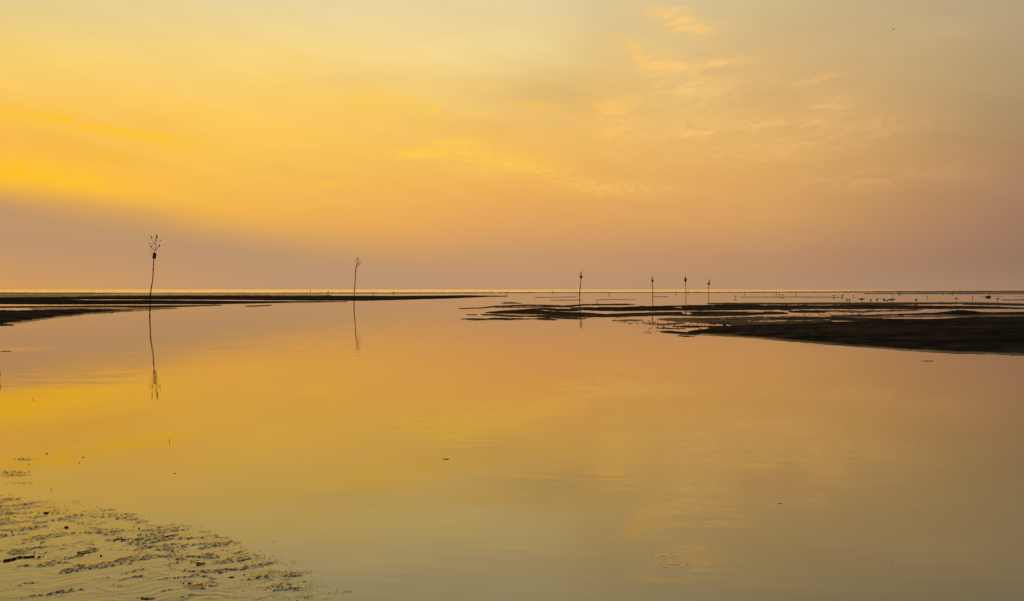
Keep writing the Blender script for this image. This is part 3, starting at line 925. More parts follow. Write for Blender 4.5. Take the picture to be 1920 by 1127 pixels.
for (par, x, y, dy, rx, rz, sd) in ((b3, 410, 238, -3, 16, 30, 1), (b0, 556, 240, 0, 22, 40, 2), (b0, 550, 175, 0, 14, 24, 3), (b7, 622, 340, 6, 15, 18, 4), (b9, 382, 456, 5, 17, 20, 5), (b5, 412, 522, -3, 26, 14, 6), (b6, 492, 350, 4, 13, 16, 7), (b2, 648, 505, -3, 20, 24, 8), (b1, 322, 424, 5, 12, 16, 9), (b6, 474, 288, 5, 14, 12, 10), (b8, 410, 688, -3, 14, 12, 11), (b2, 640, 470, -4, 9, 14, 12), (b3, 485, 422, -2, 15, 12, 13)):
    leaf(par, P1(x, y, dy), rx / 16.1 * k, rz / 16.1 * k, sd)

# second marker: orange band, twiggy top leaning right
root, L, k = marker((663.8, 568.0), 'slim leaning channel marker with orange band under bare twigs, second marker from the left')
pole(root, L, [(663.8, 568), (664.0, 550), (665.3, 537), (666.0, 523.8), (666.7, 510.5), (667.2, 505)], 0.050, 0.036, 2)
def P2(x, y, dy=0.0):
    return L(640 + x / 11.27, 475 + y / 11.27, dy)
MB().tube([P2(299, 388), P2(302, 366), P2(305, 342)], [0.066, 0.070, 0.064], 10).build('band', M_orange, root)
rnd = random.Random(4)
tw = [
    ([P2(305, 340), P2(315, 260), P2(335, 195, 1), P2(350, 92, 2)], 0.034, 0.012),
    ([P2(312, 320), P2(345, 282, -2), P2(355, 245, -3), P2(385, 205, -3)], 0.028, 0.012),
    ([P2(335, 195), P2(362, 172, 2), P2(390, 158, 2)], 0.020, 0.010),
    ([P2(328, 215), P2(314, 180, -2), P2(308, 140, -2)], 0.018, 0.009),
    ([P2(352, 255), P2(380, 245, 2), P2(412, 208, 2)], 0.018, 0.010),
    ([P2(340, 185), P2(338, 150, 3), P2(325, 115, 4)], 0.014, 0.008),
    ([P2(345, 140), P2(360, 120, -3), P2(366, 96, -3)], 0.012, 0.007),
    ([P2(318, 300), P2(322, 240, 4), P2(345, 200, 5)], 0.016, 0.009),
]
for i, (pts, r0, r1) in enumerate(tw):
    b = branch(root, pts, r0, r1)
    leaf(b, pts[-1], 0.025 + 0.01 * (i % 3), 0.05 + 0.02 * (i % 2), 20 + i)
    leaf(b, pts[-2], 0.025, 0.04, 40 + i)


def cone_mark(root, L, k, cx, ytop, ybot, wtop, wbot):
    c = L(cx, ybot)
    h = (ybot - ytop) * k
    bkt = MB().lathe([(0.03, 0), (wbot / 2 * k, 0), (wtop / 2 * k, h * 0.93), (wtop / 2 * k, h), (wtop / 2 * k * 0.92, h), (wbot / 2 * k * 0.8, h * 0.2), (0.03, h * 0.2)], 20, Matrix.Translation(c)).build('bucket', M_black, root)
    MB().lathe([(wtop / 2 * k * 1.0, h * 0.86), (wtop / 2 * k * 1.07, h * 0.88), (wtop / 2 * k * 1.07, h * 0.99), (wtop / 2 * k, h)], 20, Matrix.Translation(c), caps=False).build('rim', M_black, bkt)
    return bkt


def twigs(root, L, k, x0, y0, tips, r0, seed, leaves=(0.5, 0.9)):
    rnd = random.Random(seed)
    for i, (tx, ty) in enumerate(tips):
        dy = rnd.uniform(-1.2, 1.2)
        mid = ((x0 + tx) / 2 + rnd.uniform(-0.4, 0.4), (y0 + ty) / 2)
        pts = [L(x0, y0), L(mid[0], mid[1], dy * 0.6), L(tx, ty, dy)]
        b = branch(root, pts, r0, r0 * 0.35)
        for q in range(3):
            t = rnd.uniform(0.35, 1.0)
            c = pts[1].lerp(pts[2], max(0, t * 2 - 1)) if t > 0.5 else pts[0].lerp(pts[1], t * 2)
            leaf(b, c + Vector((rnd.uniform(-0.4, 0.4) * k, 0, 0)), rnd.uniform(*leaves) * 0.5 * k, rnd.uniform(*leaves) * 0.8 * k, seed * 31 + i * 5 + q)


root, L, k = marker((1086.8, 563.2), 'channel marker with black cone bucket and feathery twigs, third from the left')
pole(root, L, [(1086.8, 563.2), (1087.0, 548), (1088.3, 535), (1089.4, 522.5), (1089.6, 518)], 0.055, 0.042, 3)
cone_mark(root, L, k, 1089.6, 517.6, 522.8, 6.6, 1.9)
twigs(root, L, k, 1089.2, 518.4, [(1091.6, 506.8), (1088.4, 511.0), (1087.2, 514.0), (1090.6, 510.5), (1089.6, 509.0)], 0.03, 3, (0.55, 0.9))

root, L, k = marker((1224.0, 563.6), 'upright channel marker with small black cone and tall twigs, left of the last two markers')
pole(root, L, [(1224.0, 563.6), (1224.0, 547), (1223.5, 530), (1223.2, 525)], 0.055, 0.042, 5)
cone_mark(root, L, k, 1223.3, 524.9, 529.6, 5.2, 1.5)
twigs(root, L, k, 1223.2, 525.6, [(1222.9, 516.2), (1221.6, 520.0), (1220.6, 524.2), (1223.8, 519.0)], 0.03, 6, (0.5, 0.8))

root, L, k = marker((1286.4, 554.6), 'distant channel marker with black tub tucked under a dark leafy tuft, second from right')
pole(root, L, [(1286.4, 554.6), (1285.9, 542), (1285.4, 530), (1285.4, 524)], 0.070, 0.055, 7)
cone_mark(root, L, k, 1285.2, 523.8, 529.0, 5.2, 2.4)
twigs(root, L, k, 1285.5, 524.5, [(1285.9, 518.4), (1284.0, 521.8), (1287.0, 521.0), (1285.6, 520.4)], 0.05, 9, (0.9, 1.5))

root, L, k = marker((1329.0, 556.8), 'shortest channel marker with round black ball and hooked tuft, farthest right')
pole(root, L, [(1329.0, 556.8), (1329.0, 545), (1329.1, 535), (1329.2, 530)], 0.060, 0.048, 8)
MB().blob(L(1329.0, 532.0), 2.1 * k, 2.1 * k, 2.5 * k, 3, 0.06, 16, 10).build('ball', M_black, root)
hb = branch(root, [L(1329.3, 530.5), L(1330.6, 528.4, 0.3), L(1331.2, 526.2), L(1329.4, 524.6), L(1328.6, 525.0)], 0.07, 0.03)
for i, (x, y) in enumerate([(1331.0, 527.4), (1330.6, 526.0), (1329.6, 524.8), (1328.7, 525.2), (1330.4, 528.8)]):
    leaf(hb, L(x, y), 0.55 * k, 0.65 * k, 70 + i)

# a stub of post at the very edge of the picture
b = ground(-5.2, 714.0)
kk = b.y / F
post = MB().tube([(0, 0, -0.5), (0.002, 0, 0.02), (0.012, 0, 0.10), (0.010, 0, 0.17), (0.004, 0, 0.195)], [0.034, 0.036, 0.037, 0.032, 0.020], 10).build('wooden_post', M_wood, None, b)
tag(post, 'dark rotted post stub in the water at the left picture edge', 'post')


# ------------------------------------------------------------------ birds
def bird_mesh(pose):
    """1 m tall wader facing +x, feet on z=0: one continuous loft plus legs"""
    mb = MB()
    if pose == 'upright':
        sp = [(-0.42, 0.34), (-0.30, 0.42), (-0.13, 0.54), (0.02, 0.66), (0.12, 0.77), (0.15, 0.86), (0.18, 0.93), (0.27, 0.94), (0.35, 0.92), (0.58, 0.86)]
        rd = [0.015, 0.07, 0.15, 0.17, 0.12, 0.07, 0.075, 0.06, 0.025, 0.008]
    elif pose == 'feeding':
        sp = [(-0.55, 0.86), (-0.38, 0.80), (-0.15, 0.70), (0.08, 0.62), (0.24, 0.54), (0.33, 0.42), (0.39, 0.32), (0.44, 0.24), (0.47, 0.18), (0.52, 0.02)]
        rd = [0.015, 0.08, 0.16, 0.17, 0.12, 0.075, 0.075, 0.055, 0.025, 0.008]
    elif pose == 'resting':
        sp = [(-0.42, 0.46), (-0.31, 0.51), (-0.13, 0.58), (0.06, 0.66), (0.17, 0.75), (0.21, 0.84), (0.22, 0.90), (0.29, 0.90), (0.35, 0.88), (0.50, 0.84)]
        rd = [0.02, 0.09, 0.18, 0.20, 0.15, 0.10, 0.10, 0.07, 0.03, 0.01]
    else:
        sp = [(-0.55, 0.72), (-0.38, 0.70), (-0.12, 0.66), (0.10, 0.64), (0.26, 0.64), (0.40, 0.66), (0.48, 0.69), (0.56, 0.68), (0.63, 0.66), (0.88, 0.58)]
        rd = [0.015, 0.09, 0.17, 0.18, 0.13, 0.08, 0.08, 0.06, 0.025, 0.008]
    mb.tube([(x, 0, z) for x, z in sp], rd, 10, 0.9)
    for s, dx in ((-1, -0.03), (1, 0.06)):
        mb.tube([(dx, 0.07 * s, 0.60), (dx + 0.03, 0.07 * s, 0.40), (dx - 0.03, 0.07 * s, 0.26), (dx, 0.07 * s, 0.0), ], [0.05, 0.028, 0.022, 0.02], 6)
        for ta in (-0.5, 0.0, 0.5):
            mb.tube([(dx, 0.07 * s, 0.012), (dx + 0.11 * math.cos(ta), 0.07 * s + 0.11 * math.sin(ta), 0.008)], [0.014, 0.006], 5)
    # folded wing feathers, a ridge along each flank
    for s in (-1, 1):
        w = [(sp[0][0] - 0.04, sp[0][1]), (sp[1][0], sp[1][1] + 0.03), (sp[2][0], sp[2][1] + 0.05), (sp[3][0] + 0.03, sp[3][1] + 0.03)]
        mb.tube([(x, s * rd[i] * 0.75, z) for i, (x, z) in enumerate(w)], [0.012, 0.05, 0.08, 0.05], 8)
    me = bpy.data.meshes.new('wading_bird')
    me.from_pydata([tuple(v) for v in mb.v], [], mb.f)
    me.polygons.foreach_set('use_smooth', [True] * len(me.polygons))
    me.materials.append(M_bird)
    return me


BM = {p: bird_mesh(p) for p in ('upright', 'feeding', 'resting', 'walking')}
GR_R = 'birds feeding on the flats at the right'
GR_M = 'birds on the far flats in the middle'
GR_L = 'birds on the flats at the left'
BIRDS = [  # px, py feet, height px, pose, facing deg (0 = right), label, group
    (1588.0, 567.4, 5.6, 'upright', 80, 'slim bird at the left end of the wading row, left of a plumper one', GR_R),
    (1592.6, 567.4, 5.4, 'resting', 70, 'plump bird standing second from left in the wading row', GR_R),
    (1616.0, 567.4, 7.0, 'walking', 175, 'largest bird of the wading row, long body turned left', GR_R),
    (1632.6, 567.3, 5.2, 'upright', 95, 'thin lone bird right of the largest wading bird', GR_R),
    (1644.8, 567.3, 5.8, 'upright', 20, 'upright bird between the thin lone one and the plump double shape', GR_R),
    (1658.0, 567.3, 5.6, 'resting', 160, 'plump broad bird at the left of the tight foursome', GR_R),
    (1665.0, 567.3, 5.0, 'feeding', 170, 'small bird bending down, second in the tight foursome', GR_R),
    (1670.4, 567.3, 5.4, 'resting', 100, 'bird third in the tight foursome, nearly touching its neighbour', GR_R),
    (1674.6, 567.3, 6.4, 'walking', 30, 'bird with raised head at the right end of the tight foursome', GR_R),
    (1718.0, 567.4, 5.4, 'resting', 15, 'round bird standing alone right of the tight foursome', GR_R),
    (1763.6, 567.6, 2.4, 'resting', 0, 'low crouching bird on the mud edge between two waders', GR_R),
    (1793.4, 564.0, 4.6, 'walking', 200, 'bird wading alone above the crouching bird, right of the row', GR_R),
    (1871.0, 565.4, 5.2, 'walking', 190, 'farthest right of the wading birds, below the dark rock', GR_R),
    (1823.6, 560.4, 3.6, 'upright', 90, 'thin bird wading left of the dark rock', GR_R),
    (1739.0, 558.4, 3.2, 'upright', 60, 'small bird on the far water above the round lone bird', GR_R),
    (1674.2, 554.4, 2.8, 'upright', 90, 'tiny bird on the far flat above the tight foursome', GR_R),
    (1686.4, 551.2, 3.2, 'walking', 180, 'tiny bird on the skyline bar right of the tight foursome', GR_R),
    (1768.6, 551.8, 2.4, 'upright', 40, 'left one of two specks of birds on the far right flat', GR_R),
    (1786.2, 551.8, 2.4, 'walking', 0, 'right one of two specks of birds on the far right flat', GR_R),
    (1856.2, 552.6, 3.0, 'upright', 90, 'speck of a bird just above the dark rock', GR_R),
    (1563.4, 556.8, 3.0, 'walking', 0, 'small bird on the far sand line, left of a bird with long back', GR_R),
    (1579.8, 556.6, 3.2, 'walking', 180, 'long backed small bird on the far sand line', GR_R),
    (1600.2, 556.0, 2.4, 'resting', 0, 'small round bird above the left end of the wading row', GR_R),
    (1379.0, 558.4, 3.4, 'walking', 0, 'small bird on far water right of the farthest right marker', GR_R),
    (1396.0, 551.0, 2.6, 'upright', 90, 'tiny bird near the skyline right of the farthest right marker', GR_R),
    (1455.6, 552.4, 3.2, 'upright', 80, 'thin speck of a bird near the skyline above two small birds', GR_R),
    (1461.4, 555.2, 3.4, 'walking', 40, 'left one of two small birds close together on far water', GR_R),
    (1467.6, 556.2, 3.0, 'walking', 0, 'right one of two small birds close together on far water', GR_R),
    (1492.4, 552.4, 2.6, 'resting', 0, 'dot of a bird alone on far water between the markers and the wading row', GR_R),
    (581.6, 549.4, 3.6, 'upright', 90, 'bird standing on the skyline bar left of the orange banded marker', GR_M),
    (615.6, 550.0, 3.4, 'upright', 20, 'bird on the skyline bar nearest to the orange banded marker', GR_M),
    (700.0, 551.8, 2.2, 'resting', 0, 'speck of a bird just right of the orange banded marker', GR_M),
    (737.8, 549.8, 2.4, 'resting', 0, 'round speck of a bird on the bar, farther right of the orange banded marker', GR_M),
    (949.6, 551.6, 2.4, 'resting', 180, 'bird dot on the far flat left of the third marker', GR_M),
    (1036.0, 548.8, 2.0, 'walking', 0, 'bird dot on the skyline just left of the third marker', GR_M),
    (1142.6, 552.6, 2.6, 'resting', 0, 'bird dot on far water right of the third marker', GR_M),
    (1119.4, 567.6, 2.2, 'resting', 0, 'low bird at the water edge below and right of the third marker', GR_M),
    (1267.0, 549.8, 2.6, 'upright', 0, 'bird dot at the skyline between the two middle small markers', GR_M),
    (1290.4, 549.6, 2.6, 'upright', 0, 'bird dot at the skyline close right of the second marker from right', GR_M),
    (197.0, 573.6, 7.4, 'upright', 90, 'left one of the two tallest birds left of the bucket marker', GR_L),
    (202.8, 573.6, 6.0, 'upright', 60, 'right one of the two tallest birds left of the bucket marker', GR_L),
    (167.8, 570.0, 4.6, 'walking', 0, 'bird on the dark bar left of the two tallest birds', GR_L),
    (93.2, 573.6, 3.4, 'upright', 90, 'first from left of four small birds in the light channel', GR_L),
    (112.0, 573.6, 3.6, 'upright', 80, 'second from left of four small birds in the light channel', GR_L),
    (141.4, 573.4, 3.6, 'walking', 20, 'third from left of four small birds in the light channel', GR_L),
    (160.0, 573.2, 3.4, 'upright', 100, 'fourth from left of four small birds in the light channel', GR_L),
    (164.4, 552.8, 2.6, 'resting', 0, 'left of a close trio of specks on the far left bar', GR_L),
    (171.0, 552.8, 3.4, 'upright', 90, 'middle and tallest of a close trio of specks on the far left bar', GR_L),
    (174.8, 553.0, 2.6, 'resting', 0, 'right of a close trio of specks on the far left bar', GR_L),
    (193.2, 553.0, 2.6, 'walking', 0, 'speck of a bird alone right of the close trio, far left bar', GR_L),
    (223.6, 553.0, 2.6, 'walking', 180, 'speck of a bird between the close trio and the bucket marker', GR_L),
]
bird0 = None
for (px, py, hp, pose, face, label, grp) in BIRDS:
    if bird0 is None:
        o = bpy.data.objects.new('wading_bird', BM[pose])
        bird0 = o
    else:
        o = bird0.copy()
        o.data = BM[pose]
    b = ground(px, py)
    s = hp * 1.36 * b.y / F / 0.95
    o.location = b
    o.scale = (s, s, s)
    o.rotation_euler = (0, 0, math.radians(face))
    col.objects.link(o)
    tag(o, label, 'bird', grp)


def flying_mesh():
    mb = MB()
    mb.tube([(-0.30, 0, 0.0), (-0.18, 0, 0.0), (-0.02, 0, 0.01), (0.12, 0, 0.01), (0.22, 0, 0.02), (0.28, 0, 0.02), (0.36, 0, 0.01)], [0.02, 0.045, 0.075, 0.07, 0.045, 0.04, 0.006], 10)
    for s in (-1, 1):
        a = [(0.10, 0.05 * s, 0.03), (0.14, 0.30 * s, 0.16), (0.02, 0.62 * s, 0.10)]
        b_ = [(-0.10, 0.05 * s, 0.03), (-0.06, 0.30 * s, 0.15), (-0.04, 0.62 * s, 0.10)]
        base = len(mb.v)
        for p in a + b_:
            mb.v.append(Vector(p) + Vector((0, 0, 0.012)))
        for p in a + b_:
            mb.v.append(Vector(p) - Vector((0, 0, 0.012)))
        for i in range(2):
            mb.f.append((base + i, base + i + 1, base + i + 4, base + i + 3))
            mb.f.append((base + 6 + i + 3, base + 6 + i + 4, base + 6 + i + 1, base + 6 + i))
            mb.f.append((base + i, base + 6 + i, base + 7 + i, base + 1 + i))
            mb.f.append((base + 3 + i, base + 4 + i, base + 10 + i, base + 9 + i))
        mb.f.append((base + 2, base + 8, base + 11, base + 5))
    me = bpy.data.meshes.new('flying_bird')
    me.from_pydata([tuple(v) for v in mb.v], [], mb.f)
    me.materials.append(M_bird)
    return me


fm = flying_mesh()
fb0 = None
for (px, py, d, rz, rx, label) in (
        (1675.8, 54.8, 300, 205, 25, 'largest flying bird high in the right part of the sky'),
        (1253.4, 129.6, 520, 250, 10, 'tiny flying bird near the pale wisps above the small markers'),
        (1467.6, 148.2, 560, 240, -15, 'tiny flying bird between the pale wisps and the largest flyer')):
    if fb0 is None:
        o = bpy.data.objects.new('flying_bird', fm)
        fb0 = o
    else:
        o = fb0.copy()
    o.location = Vector((0, 0, CAM_H)) + ray(px, py) * d
    o.rotation_euler = (math.radians(rx), math.radians(8), math.radians(rz))
    col.objects.link(o)
    tag(o, label, 'bird', 'birds flying in the sky')

# ------------------------------------------------------------------ buoys on the far left flat
for i, (px, py, label) in enumerate(((118.0, 557.4, 'small orange buoy on the left mudflat, left one of two'), (145.0, 557.4, 'small orange buoy on the left mudflat, right one with darker side'))):
    b = ground(px, py)
    k = b.y / F
    r = empty('buoy', b)
    tag(r, label, 'buoy', 'orange buoys on the mudflat')
    MB().lathe([(0.02, 0.02), (0.8 * k, 0.10), (1.15 * k, 0.8 * k), (1.1 * k, 1.5 * k), (0.6 * k, 2.2 * k), (0.2 * k, 2.4 * k)], 14).build('float', M_orange, r)
    MB().lathe([(0.25 * k, 2.35 * k), (0.30 * k, 2.6 * k), (0.2 * k, 2.9 * k)], 10).build('cap', M_black, r)

# ------------------------------------------------------------------ heap of seaweed, rocks on the right bank
def heap(px0, px1, py, prof, depth, name, label, cat, mat, seed, zb=0.03):
    c = ground((px0 + px1) / 2, py)
    k = c.y / F
    L_ = (px1 - px0) * k
    nx, ny = 150, 26
    V, Fq = [], []
    for j in range(ny + 1):
        v = j / ny
        for i in range(nx + 1):
            u = i / nx
            hh = np.interp(u, [p[0] for p in prof], [p[1] for p in prof]) * k
            env = math.sin(math.pi * v) ** 0.6 * math.sin(math.pi * min(max(u, 0), 1)) ** 0.35
            V.append([(u - 0.5) * L_, (v - 0.5) * depth * (0.4 + 0.6 * math.sin(math.pi * u)), hh * env])
    V = np.array(V)
    n1 = fbm(V[:, 0] * 5, V[:, 1] * 5, 3, seed)
    n2 = fbm(V[:, 0] * 16, V[:, 1] * 12, 2, seed + 7)
    V[:, 2] = np.maximum(V[:, 2] * (1 + 0.45 * n1 + 0.35 * n2), 0) - 0.01
    for j in range(ny):
        for i in range(nx):
            a = j * (nx + 1) + i
            Fq.append((a, a + 1, a + nx + 2, a + nx + 1))
    o = mesh_obj(name, V, Fq, mat, None, True, (c.x, c.y, zb))
    return tag(o, label, cat)


heap(1712, 1910, 588.8, [(0, 0.8), (0.25, 2.0), (0.37, 4.8), (0.45, 5.8), (0.5, 5.6), (0.58, 3.8), (0.7, 2.6), (0.85, 2.2), (1, 0.8)], 2.4, 'seaweed_heap', 'long black lumpy heap of seaweed lying on the flat behind the right sandbank', 'seaweed', M_weed, 201)
heap(1684, 1694, 591.6, [(0, 0.5), (0.5, 1.8), (1, 0.5)], 0.4, 'seaweed_clump', 'small black clump left of the long seaweed heap', 'seaweed', M_weed, 207)
heap(1848, 1858, 557.4, [(0, 1.2), (0.3, 2.8), (0.7, 2.7), (1, 0.8)], 1.6, 'rock', 'dark flat rock on the far flat above the seaweed heap', 'rock', M_stone, 211, 0.0)
heap(1892, 1904, 588.6, [(0, 0.6), (0.5, 2.6), (1, 0.8)], 0.5, 'seaweed_clump', 'black knob of seaweed at the right end of the long heap', 'seaweed', M_weed, 213, 0.04)
for i, (px, py, w, h, lab) in enumerate(((1358.8, 611.4, 6.4, 3.4, 'biggest black lump on the front edge of the ragged flat'), (1417.0, 612.2, 9, 2.2, 'flat black lump right of the biggest one on the ragged flat'), (1448.6, 610.4, 4, 2.0, 'small black lump at the right on the ragged flat'), (1345.4, 601.6, 4, 2, 'black lump behind the biggest one on the ragged flat'))):
    b = ground(px, py)
    k = b.y / F
    o = MB().blob((0, 0, h * k * 0.3), w / 2 * k, w / 2 * k * 0.8, h * k * 0.7, 300 + i, 0.3, 14, 8).build('mud_lump', M_stone, None, (b.x, b.y, 0.02))
    tag(o, lab, 'mud lump', 'black lumps on the ragged flat')

# ------------------------------------------------------------------ stones, sticks and scraps close by
STONES = [
    (86.3, 962.6, 8.0, 6.0, 'largest dark stone on the near mud, left part'),
    (124.0, 989.4, 7.4, 5.6, 'pointed dark stone on the near mud, right of the largest'),
    (21.7, 997.6, 4.2, 3.2, 'small dark stone left on the near mud, below the largest'),
    (8.6, 940.0, 2.8, 2.2, 'pebble at the top left corner of the near mud'),
    (189.2, 1042.6, 5.8, 4.6, 'round dark stone under the middle driftwood stick'),
    (207.2, 1030.2, 2.6, 2.2, 'pebble past the right tip of the middle driftwood stick'),
    (260.4, 991.6, 4.2, 3.2, 'small dark stone beside a ragged mud patch in the middle of the near mud'),
    (513.2, 1015.6, 2.4, 2.0, 'pebble alone in the water right of the near mud'),
    (556.8, 1128.0, 4.2, 3.4, 'stone at the bottom edge of the picture'),
    (458.0, 1078.0, 4.8, 2.2, 'flat stone on smooth mud at the right'),
    (434.4, 1082.8, 9.0, 2.4, 'long flat stone on smooth mud, left of the flat one'),
    (54.2, 870.6, 2.8, 2.4, 'pebble below the mud patch far left in the water'),
    (87.6, 851.0, 5.4, 1.8, 'dark scrap of stone in the water far left, farthest of the stones'),
    (73.0, 1045.0, 5.0, 2.8, 'lump at the right end of the left driftwood stick'),
    (81.0, 1043.6, 3.0, 2.2, 'pebble at the far right end of the left driftwood stick'),
    (355.0, 1095.0, 7.0, 3.6, 'dark lump in a crumbly mud patch near the bottom'),
    (344.0, 1094.4, 5.0, 2.6, 'left lump in the crumbly mud patch near the bottom'),
    (74.0, 1060.2, 8.0, 2.4, 'flat dark stone below the left driftwood stick'),
]
for i, (px, py, w, h, lab) in enumerate(STONES):
    b = ground(px, py)
    k = b.y / F
    mb = MB().blob((0, 0, h * k * 0.13), w / 2 * k, w / 2 * k * 0.8, h * k * 0.24, 400 + i * 3, 0.38, 16, 9)
    if i == 1:
        for v in mb.v:
            if v.z > h * k * 0.2:
                v.x += (v.z - h * k * 0.2) * 1.4
    o = mb.build('stone', M_stone, None, (b.x, b.y, 0.002), smooth=False)
    o.rotation_euler = (0, 0, i * 1.3)
    if i == 1:
        o.rotation_euler = (0, 0, 0)
    tag(o, lab, 'stone', 'stones on the near mud')
b = ground(64.3, 1036.6)
k = b.y / F
o = MB().blob((0, 0, 0.006), 1.7 * k, 1.3 * k, 1.5 * k, 9, 0.15, 12, 8).build('shell', M_shell, None, b)
tag(o, 'small pale shell above the left driftwood stick', 'shell')

STICKS = [
    ([(6.4, 1052.6), (20, 1050.4), (36.7, 1046.0), (53, 1045.6), (65, 1044.0)], 1.6, 0.8, 'longest dark driftwood stick, at the left on the near mud'),
    ([(144, 1038.0), (160, 1036.0), (176, 1033.4), (186, 1030.6)], 1.4, 0.6, 'dark driftwood stick in the middle of the near mud'),
    ([(212.6, 1015.0), (220, 1011.8), (228.5, 1009.2)], 1.1, 0.5, 'short slanting stick left of a dark flake'),
    ([(226.6, 1014.6), (231, 1013.4), (236.6, 1013.2)], 1.3, 0.9, 'stubby dark stick right of the short slanting one'),
    ([(308, 1008.2), (320, 1005.8), (336, 1002.8)], 1.2, 0.4, 'slanting stick with pale left end beside ragged mud'),
    ([(253, 1013.2), (262, 1012.4), (269, 1011.6)], 0.8, 0.5, 'thin straight stick in the ragged mud'),
    ([(357, 1055.4), (365, 1053.8), (374, 1053.0)], 0.9, 0.5, 'thin stick lying above the thickest stick'),
    ([(368, 1058.8), (376, 1058.4), (385, 1057.0)], 2.0, 1.2, 'thickest dark stick, short, right part of the near mud'),
    ([(75, 1019.0), (80, 1017.2), (85, 1016.2)], 0.9, 0.5, 'small curved stick between the pointed stone and the shell'),
    ([(263.5, 1122.0), (272, 1123.4), (291, 1122.8)], 1.3, 0.9, 'dark stick at the bottom edge of the near mud'),
    ([(344, 1102.0), (380, 1096.0), (405, 1085.0)], 0.7, 0.4, 'long thin curved stick near the bottom, right of the crumbly patch'),
]
for i, (pts, r0, r1, lab) in enumerate(STICKS):
    c = ground(*pts[0])
    k = c.y / F
    path = smooth_path([ground(*p) - c for p in pts], 5)
    n = len(path)
    rnd = random.Random(i)
    rad = [(r0 + (r1 - r0) * j / (n - 1)) * k * (1 + rnd.uniform(-0.25, 0.25)) * (0.6 if j in (0, n - 1) else 1) for j in range(n)]
    for p, r in zip(path, rad):
        p.z = r * 0.4 + (0.0042 if pts[0][1] < 1110 else 0.003)
    o = MB().tube(path, rad, 8).build('driftwood_stick', M_wood, None, c)
    tag(o, lab, 'driftwood', 'driftwood on the near mud')

REEDS = [
    ([(62.6, 748.5), (62.2, 745), (63.4, 740.8)], 0.5, 'thin reed stalk standing in the water left of the bucket reflection'),
    ([(95.6, 919.5), (95.0, 915), (95.6, 909.6)], 0.55, 'thin reed stalk standing in the water above the near mud'),
    ([(317.6, 828.5), (317.8, 824), (317.4, 818.6)], 0.55, 'thin reed stalk standing in open water below the bucket marker'),
    ([(148.6, 868.5), (148.8, 866), (147.6, 864.6)], 0.7, 'tiny curled stalk in the water between mud patch and reed'),
    ([(1749.0, 676.8), (1748.8, 675), (1748.6, 673.4)], 0.7, 'tiny stub standing at the end of a floating twig, right water'),
]
for i, (pts, r, lab) in enumerate(REEDS):
    c = ground(*pts[0])
    k = c.y / F
    path = [Vector(((p[0] - pts[0][0]) * k, 0, (pts[0][1] - p[1]) * k * 0.6)) for p in pts]
    path = smooth_path([path[0] - Vector((0, 0, 0.05))] + path, 3)
    o = MB().tube(path, [r * k * (1 - 0.6 * j / len(path)) for j in range(len(path))], 6).build('reed_stalk', M_twig, None, c)
    tag(o, lab, 'reed stalk', 'stalks standing in the water')

SCRAPS = [
    (835.5, 861.2, 13, 1.3, 'dark scrap floating in open water left of the picture centre line'),
    (1738.0, 677.2, 22, 1.0, 'long thin twig floating near the right sandbank'),
    (1462.4, 944.6, 9, 0.8, 'small dark scrap floating in the right water'),
    (156.0, 857.6, 8, 0.8, 'small twig floating above the tiny curled stalk'),
    (327.0, 888.0, 3.4, 1.0, 'tiny scrap floating below the open water reed'),
    (10.0, 658.6, 26, 1.1, 'green black weed strip floating at the left edge in ruffled water'),
]
for i, (px, py, w, h, lab) in enumerate(SCRAPS):
    b = ground(px, py)
    k = b.y / F
    rnd = random.Random(90 + i)
    n = 9
    path = [Vector(((j / (n - 1) - 0.5) * w * k, rnd.uniform(-0.6, 0.6) * k * 3, h * k * 0.3)) for j in range(n)]
    rad = [max(0.25, math.sin(math.pi * (j + 0.4) / n)) * h * 0.6 * k * rnd.uniform(0.6, 1.2) for j in range(n)]
    o = MB().tube(smooth_path(path, 2), [rad[min(j // 2, n - 1)] for j in range(2 * n - 1)], 6).build('floating_scrap', M_wood, None, b)
    tag(o, lab, 'driftwood', 'scraps floating on the water')


# ------------------------------------------------------------------ loose crumbs of mud, uncountable
def crumbs(name, spots, mat, seed, zfun, zk=1.0):
    """many small low blobs in one object: spots = (px, py, spread px x, spread px y, count, size px)"""
    rnd = random.Random(seed)
    V, Fq = [], []
    shape = [(0, 0, 1.0), (1, 0, 0.1), (0.3, 0.95, 0.15), (-0.85, 0.5, 0.1), (-0.7, -0.7, 0.15), (0.4, -0.9, 0.1)]
    for (px, py, sx, sy, n, size) in spots:
        for _ in range(n):
            c = ground(px + rnd.gauss(0, 1) * sx, py + rnd.gauss(0, 1) * sy)
            k = c.y / F
            r = size * k * rnd.uniform(0.35, 1.0) ** 1.5
            el_ = rnd.uniform(1.0, 2.4)
            a = rnd.uniform(0, 6.28)
            base = len(V)
            for (x, y, z) in shape:
                xr, yr = x * math.cos(a) - y * math.sin(a), x * math.sin(a) + y * math.cos(a)
                V.append((c.x + xr * r * el_ * rnd.uniform(0.8, 1.2), c.y + yr * r * 1.3, zfun + (z * rnd.uniform(0.8, 1.3) - 0.25) * r * zk))
            for q in range(1, 6):
                Fq.append((base, base + q, base + (q % 5) + 1))
    o = mesh_obj(name, V, Fq, mat, None, False)
    tag(o, kind='stuff')
    return o


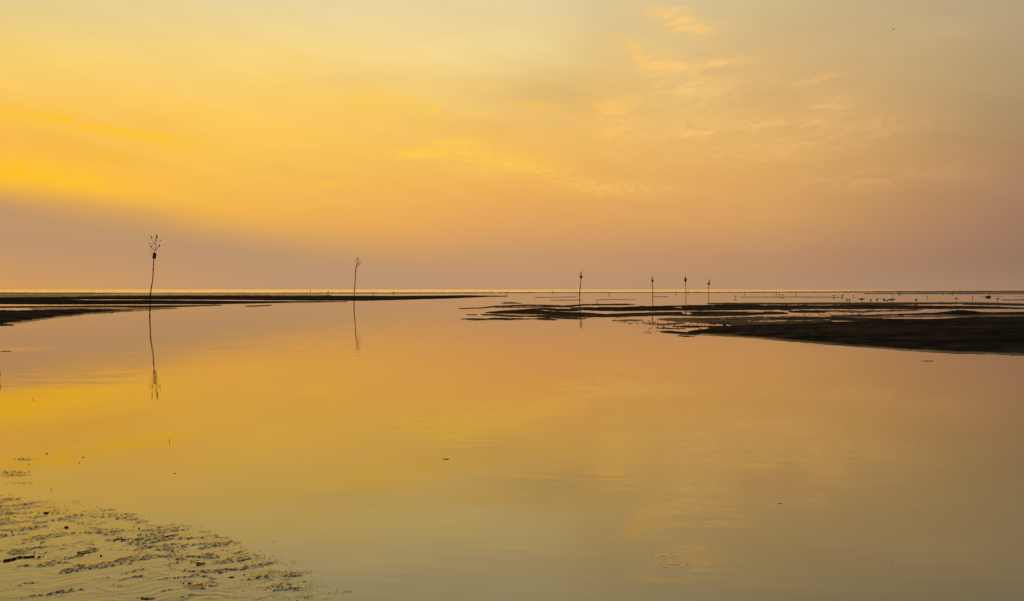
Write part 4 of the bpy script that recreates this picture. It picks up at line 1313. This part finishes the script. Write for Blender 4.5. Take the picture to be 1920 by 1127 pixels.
rnd = random.Random(77)
spots = []
for _ in range(230):                     # loose scatter along the ragged front of the middle flats
    px = rnd.uniform(1160, 1640)
    lo = np.interp(px, [1160, 1250, 1340, 1460, 1640], [601, 599, 596, 592, 580])
    hi = np.interp(px, [1160, 1250, 1340, 1460, 1640], [603, 622, 612, 604, 592])
    spots.append((px, rnd.uniform(lo, hi), rnd.uniform(2, 9), 0.35, rnd.randint(2, 7), rnd.uniform(0.5, 1.2)))
for _ in range(60):
    px = rnd.uniform(1210, 1330)
    spots.append((px, rnd.uniform(603, 628), rnd.uniform(2, 6), 0.3, rnd.randint(2, 6), rnd.uniform(0.5, 1.3)))
for _ in range(40):
    px = rnd.uniform(866, 1080)
    spots.append((px, rnd.choice([598.5, 598.0, 597.5, 590.5, 580, 568.5]), rnd.uniform(3, 10), 0.5, rnd.randint(2, 6), rnd.uniform(0.4, 0.9)))
for _ in range(90):
    px = rnd.uniform(1480, 1920)
    spots.append((px, rnd.uniform(578, 597), rnd.uniform(3, 10), 0.35, rnd.randint(2, 6), rnd.uniform(0.4, 1.0)))
for _ in range(40):
    px = rnd.uniform(100, 330)
    spots.append((px, np.interp(px, [100, 330], [586, 577]) + rnd.uniform(-4, 3), rnd.uniform(3, 9), 0.35, rnd.randint(2, 5), rnd.uniform(0.4, 0.8)))
crumbs('mud_crumbs', spots, M_sand, 5, 0.012)

spots = []
edge = np.array([(-200, 915), (0, 924), (60, 932), (150, 938), (205, 942), (280, 972), (390, 990), (470, 1020), (560, 1062), (630, 1110), (680, 1124)], float)
for _ in range(330):
    px = rnd.uniform(-120, 620)
    top = np.interp(px, edge[:, 0], edge[:, 1])
    py = top + abs(rnd.gauss(0, 1)) * 62 + 2
    if py > 1126:
        continue
    sx = rnd.uniform(4, 22)
    spots.append((px, py, sx, rnd.uniform(0.8, 3.2), int(rnd.uniform(5, 34)), rnd.uniform(0.5, 1.0)))
for (a, b_, sx, sy, n) in ((45, 862, 12, 1.3, 40), (25, 884, 20, 2.2, 40), (40, 906, 16, 1.0, 22), (655, 1109, 6, 1, 14), (625, 1112, 9, 1.6, 16), (573, 1074, 7, 1.2, 14), (478, 1046, 22, 6, 110), (352, 1092, 10, 2.2, 40), (570, 1100, 22, 2, 40), (505, 1074, 10, 2, 24)):
    spots.append((a, b_, sx, sy, n, 1.1))
crumbs('mud_crumbs', spots, M_crumb, 6, 0.003, 0.4)
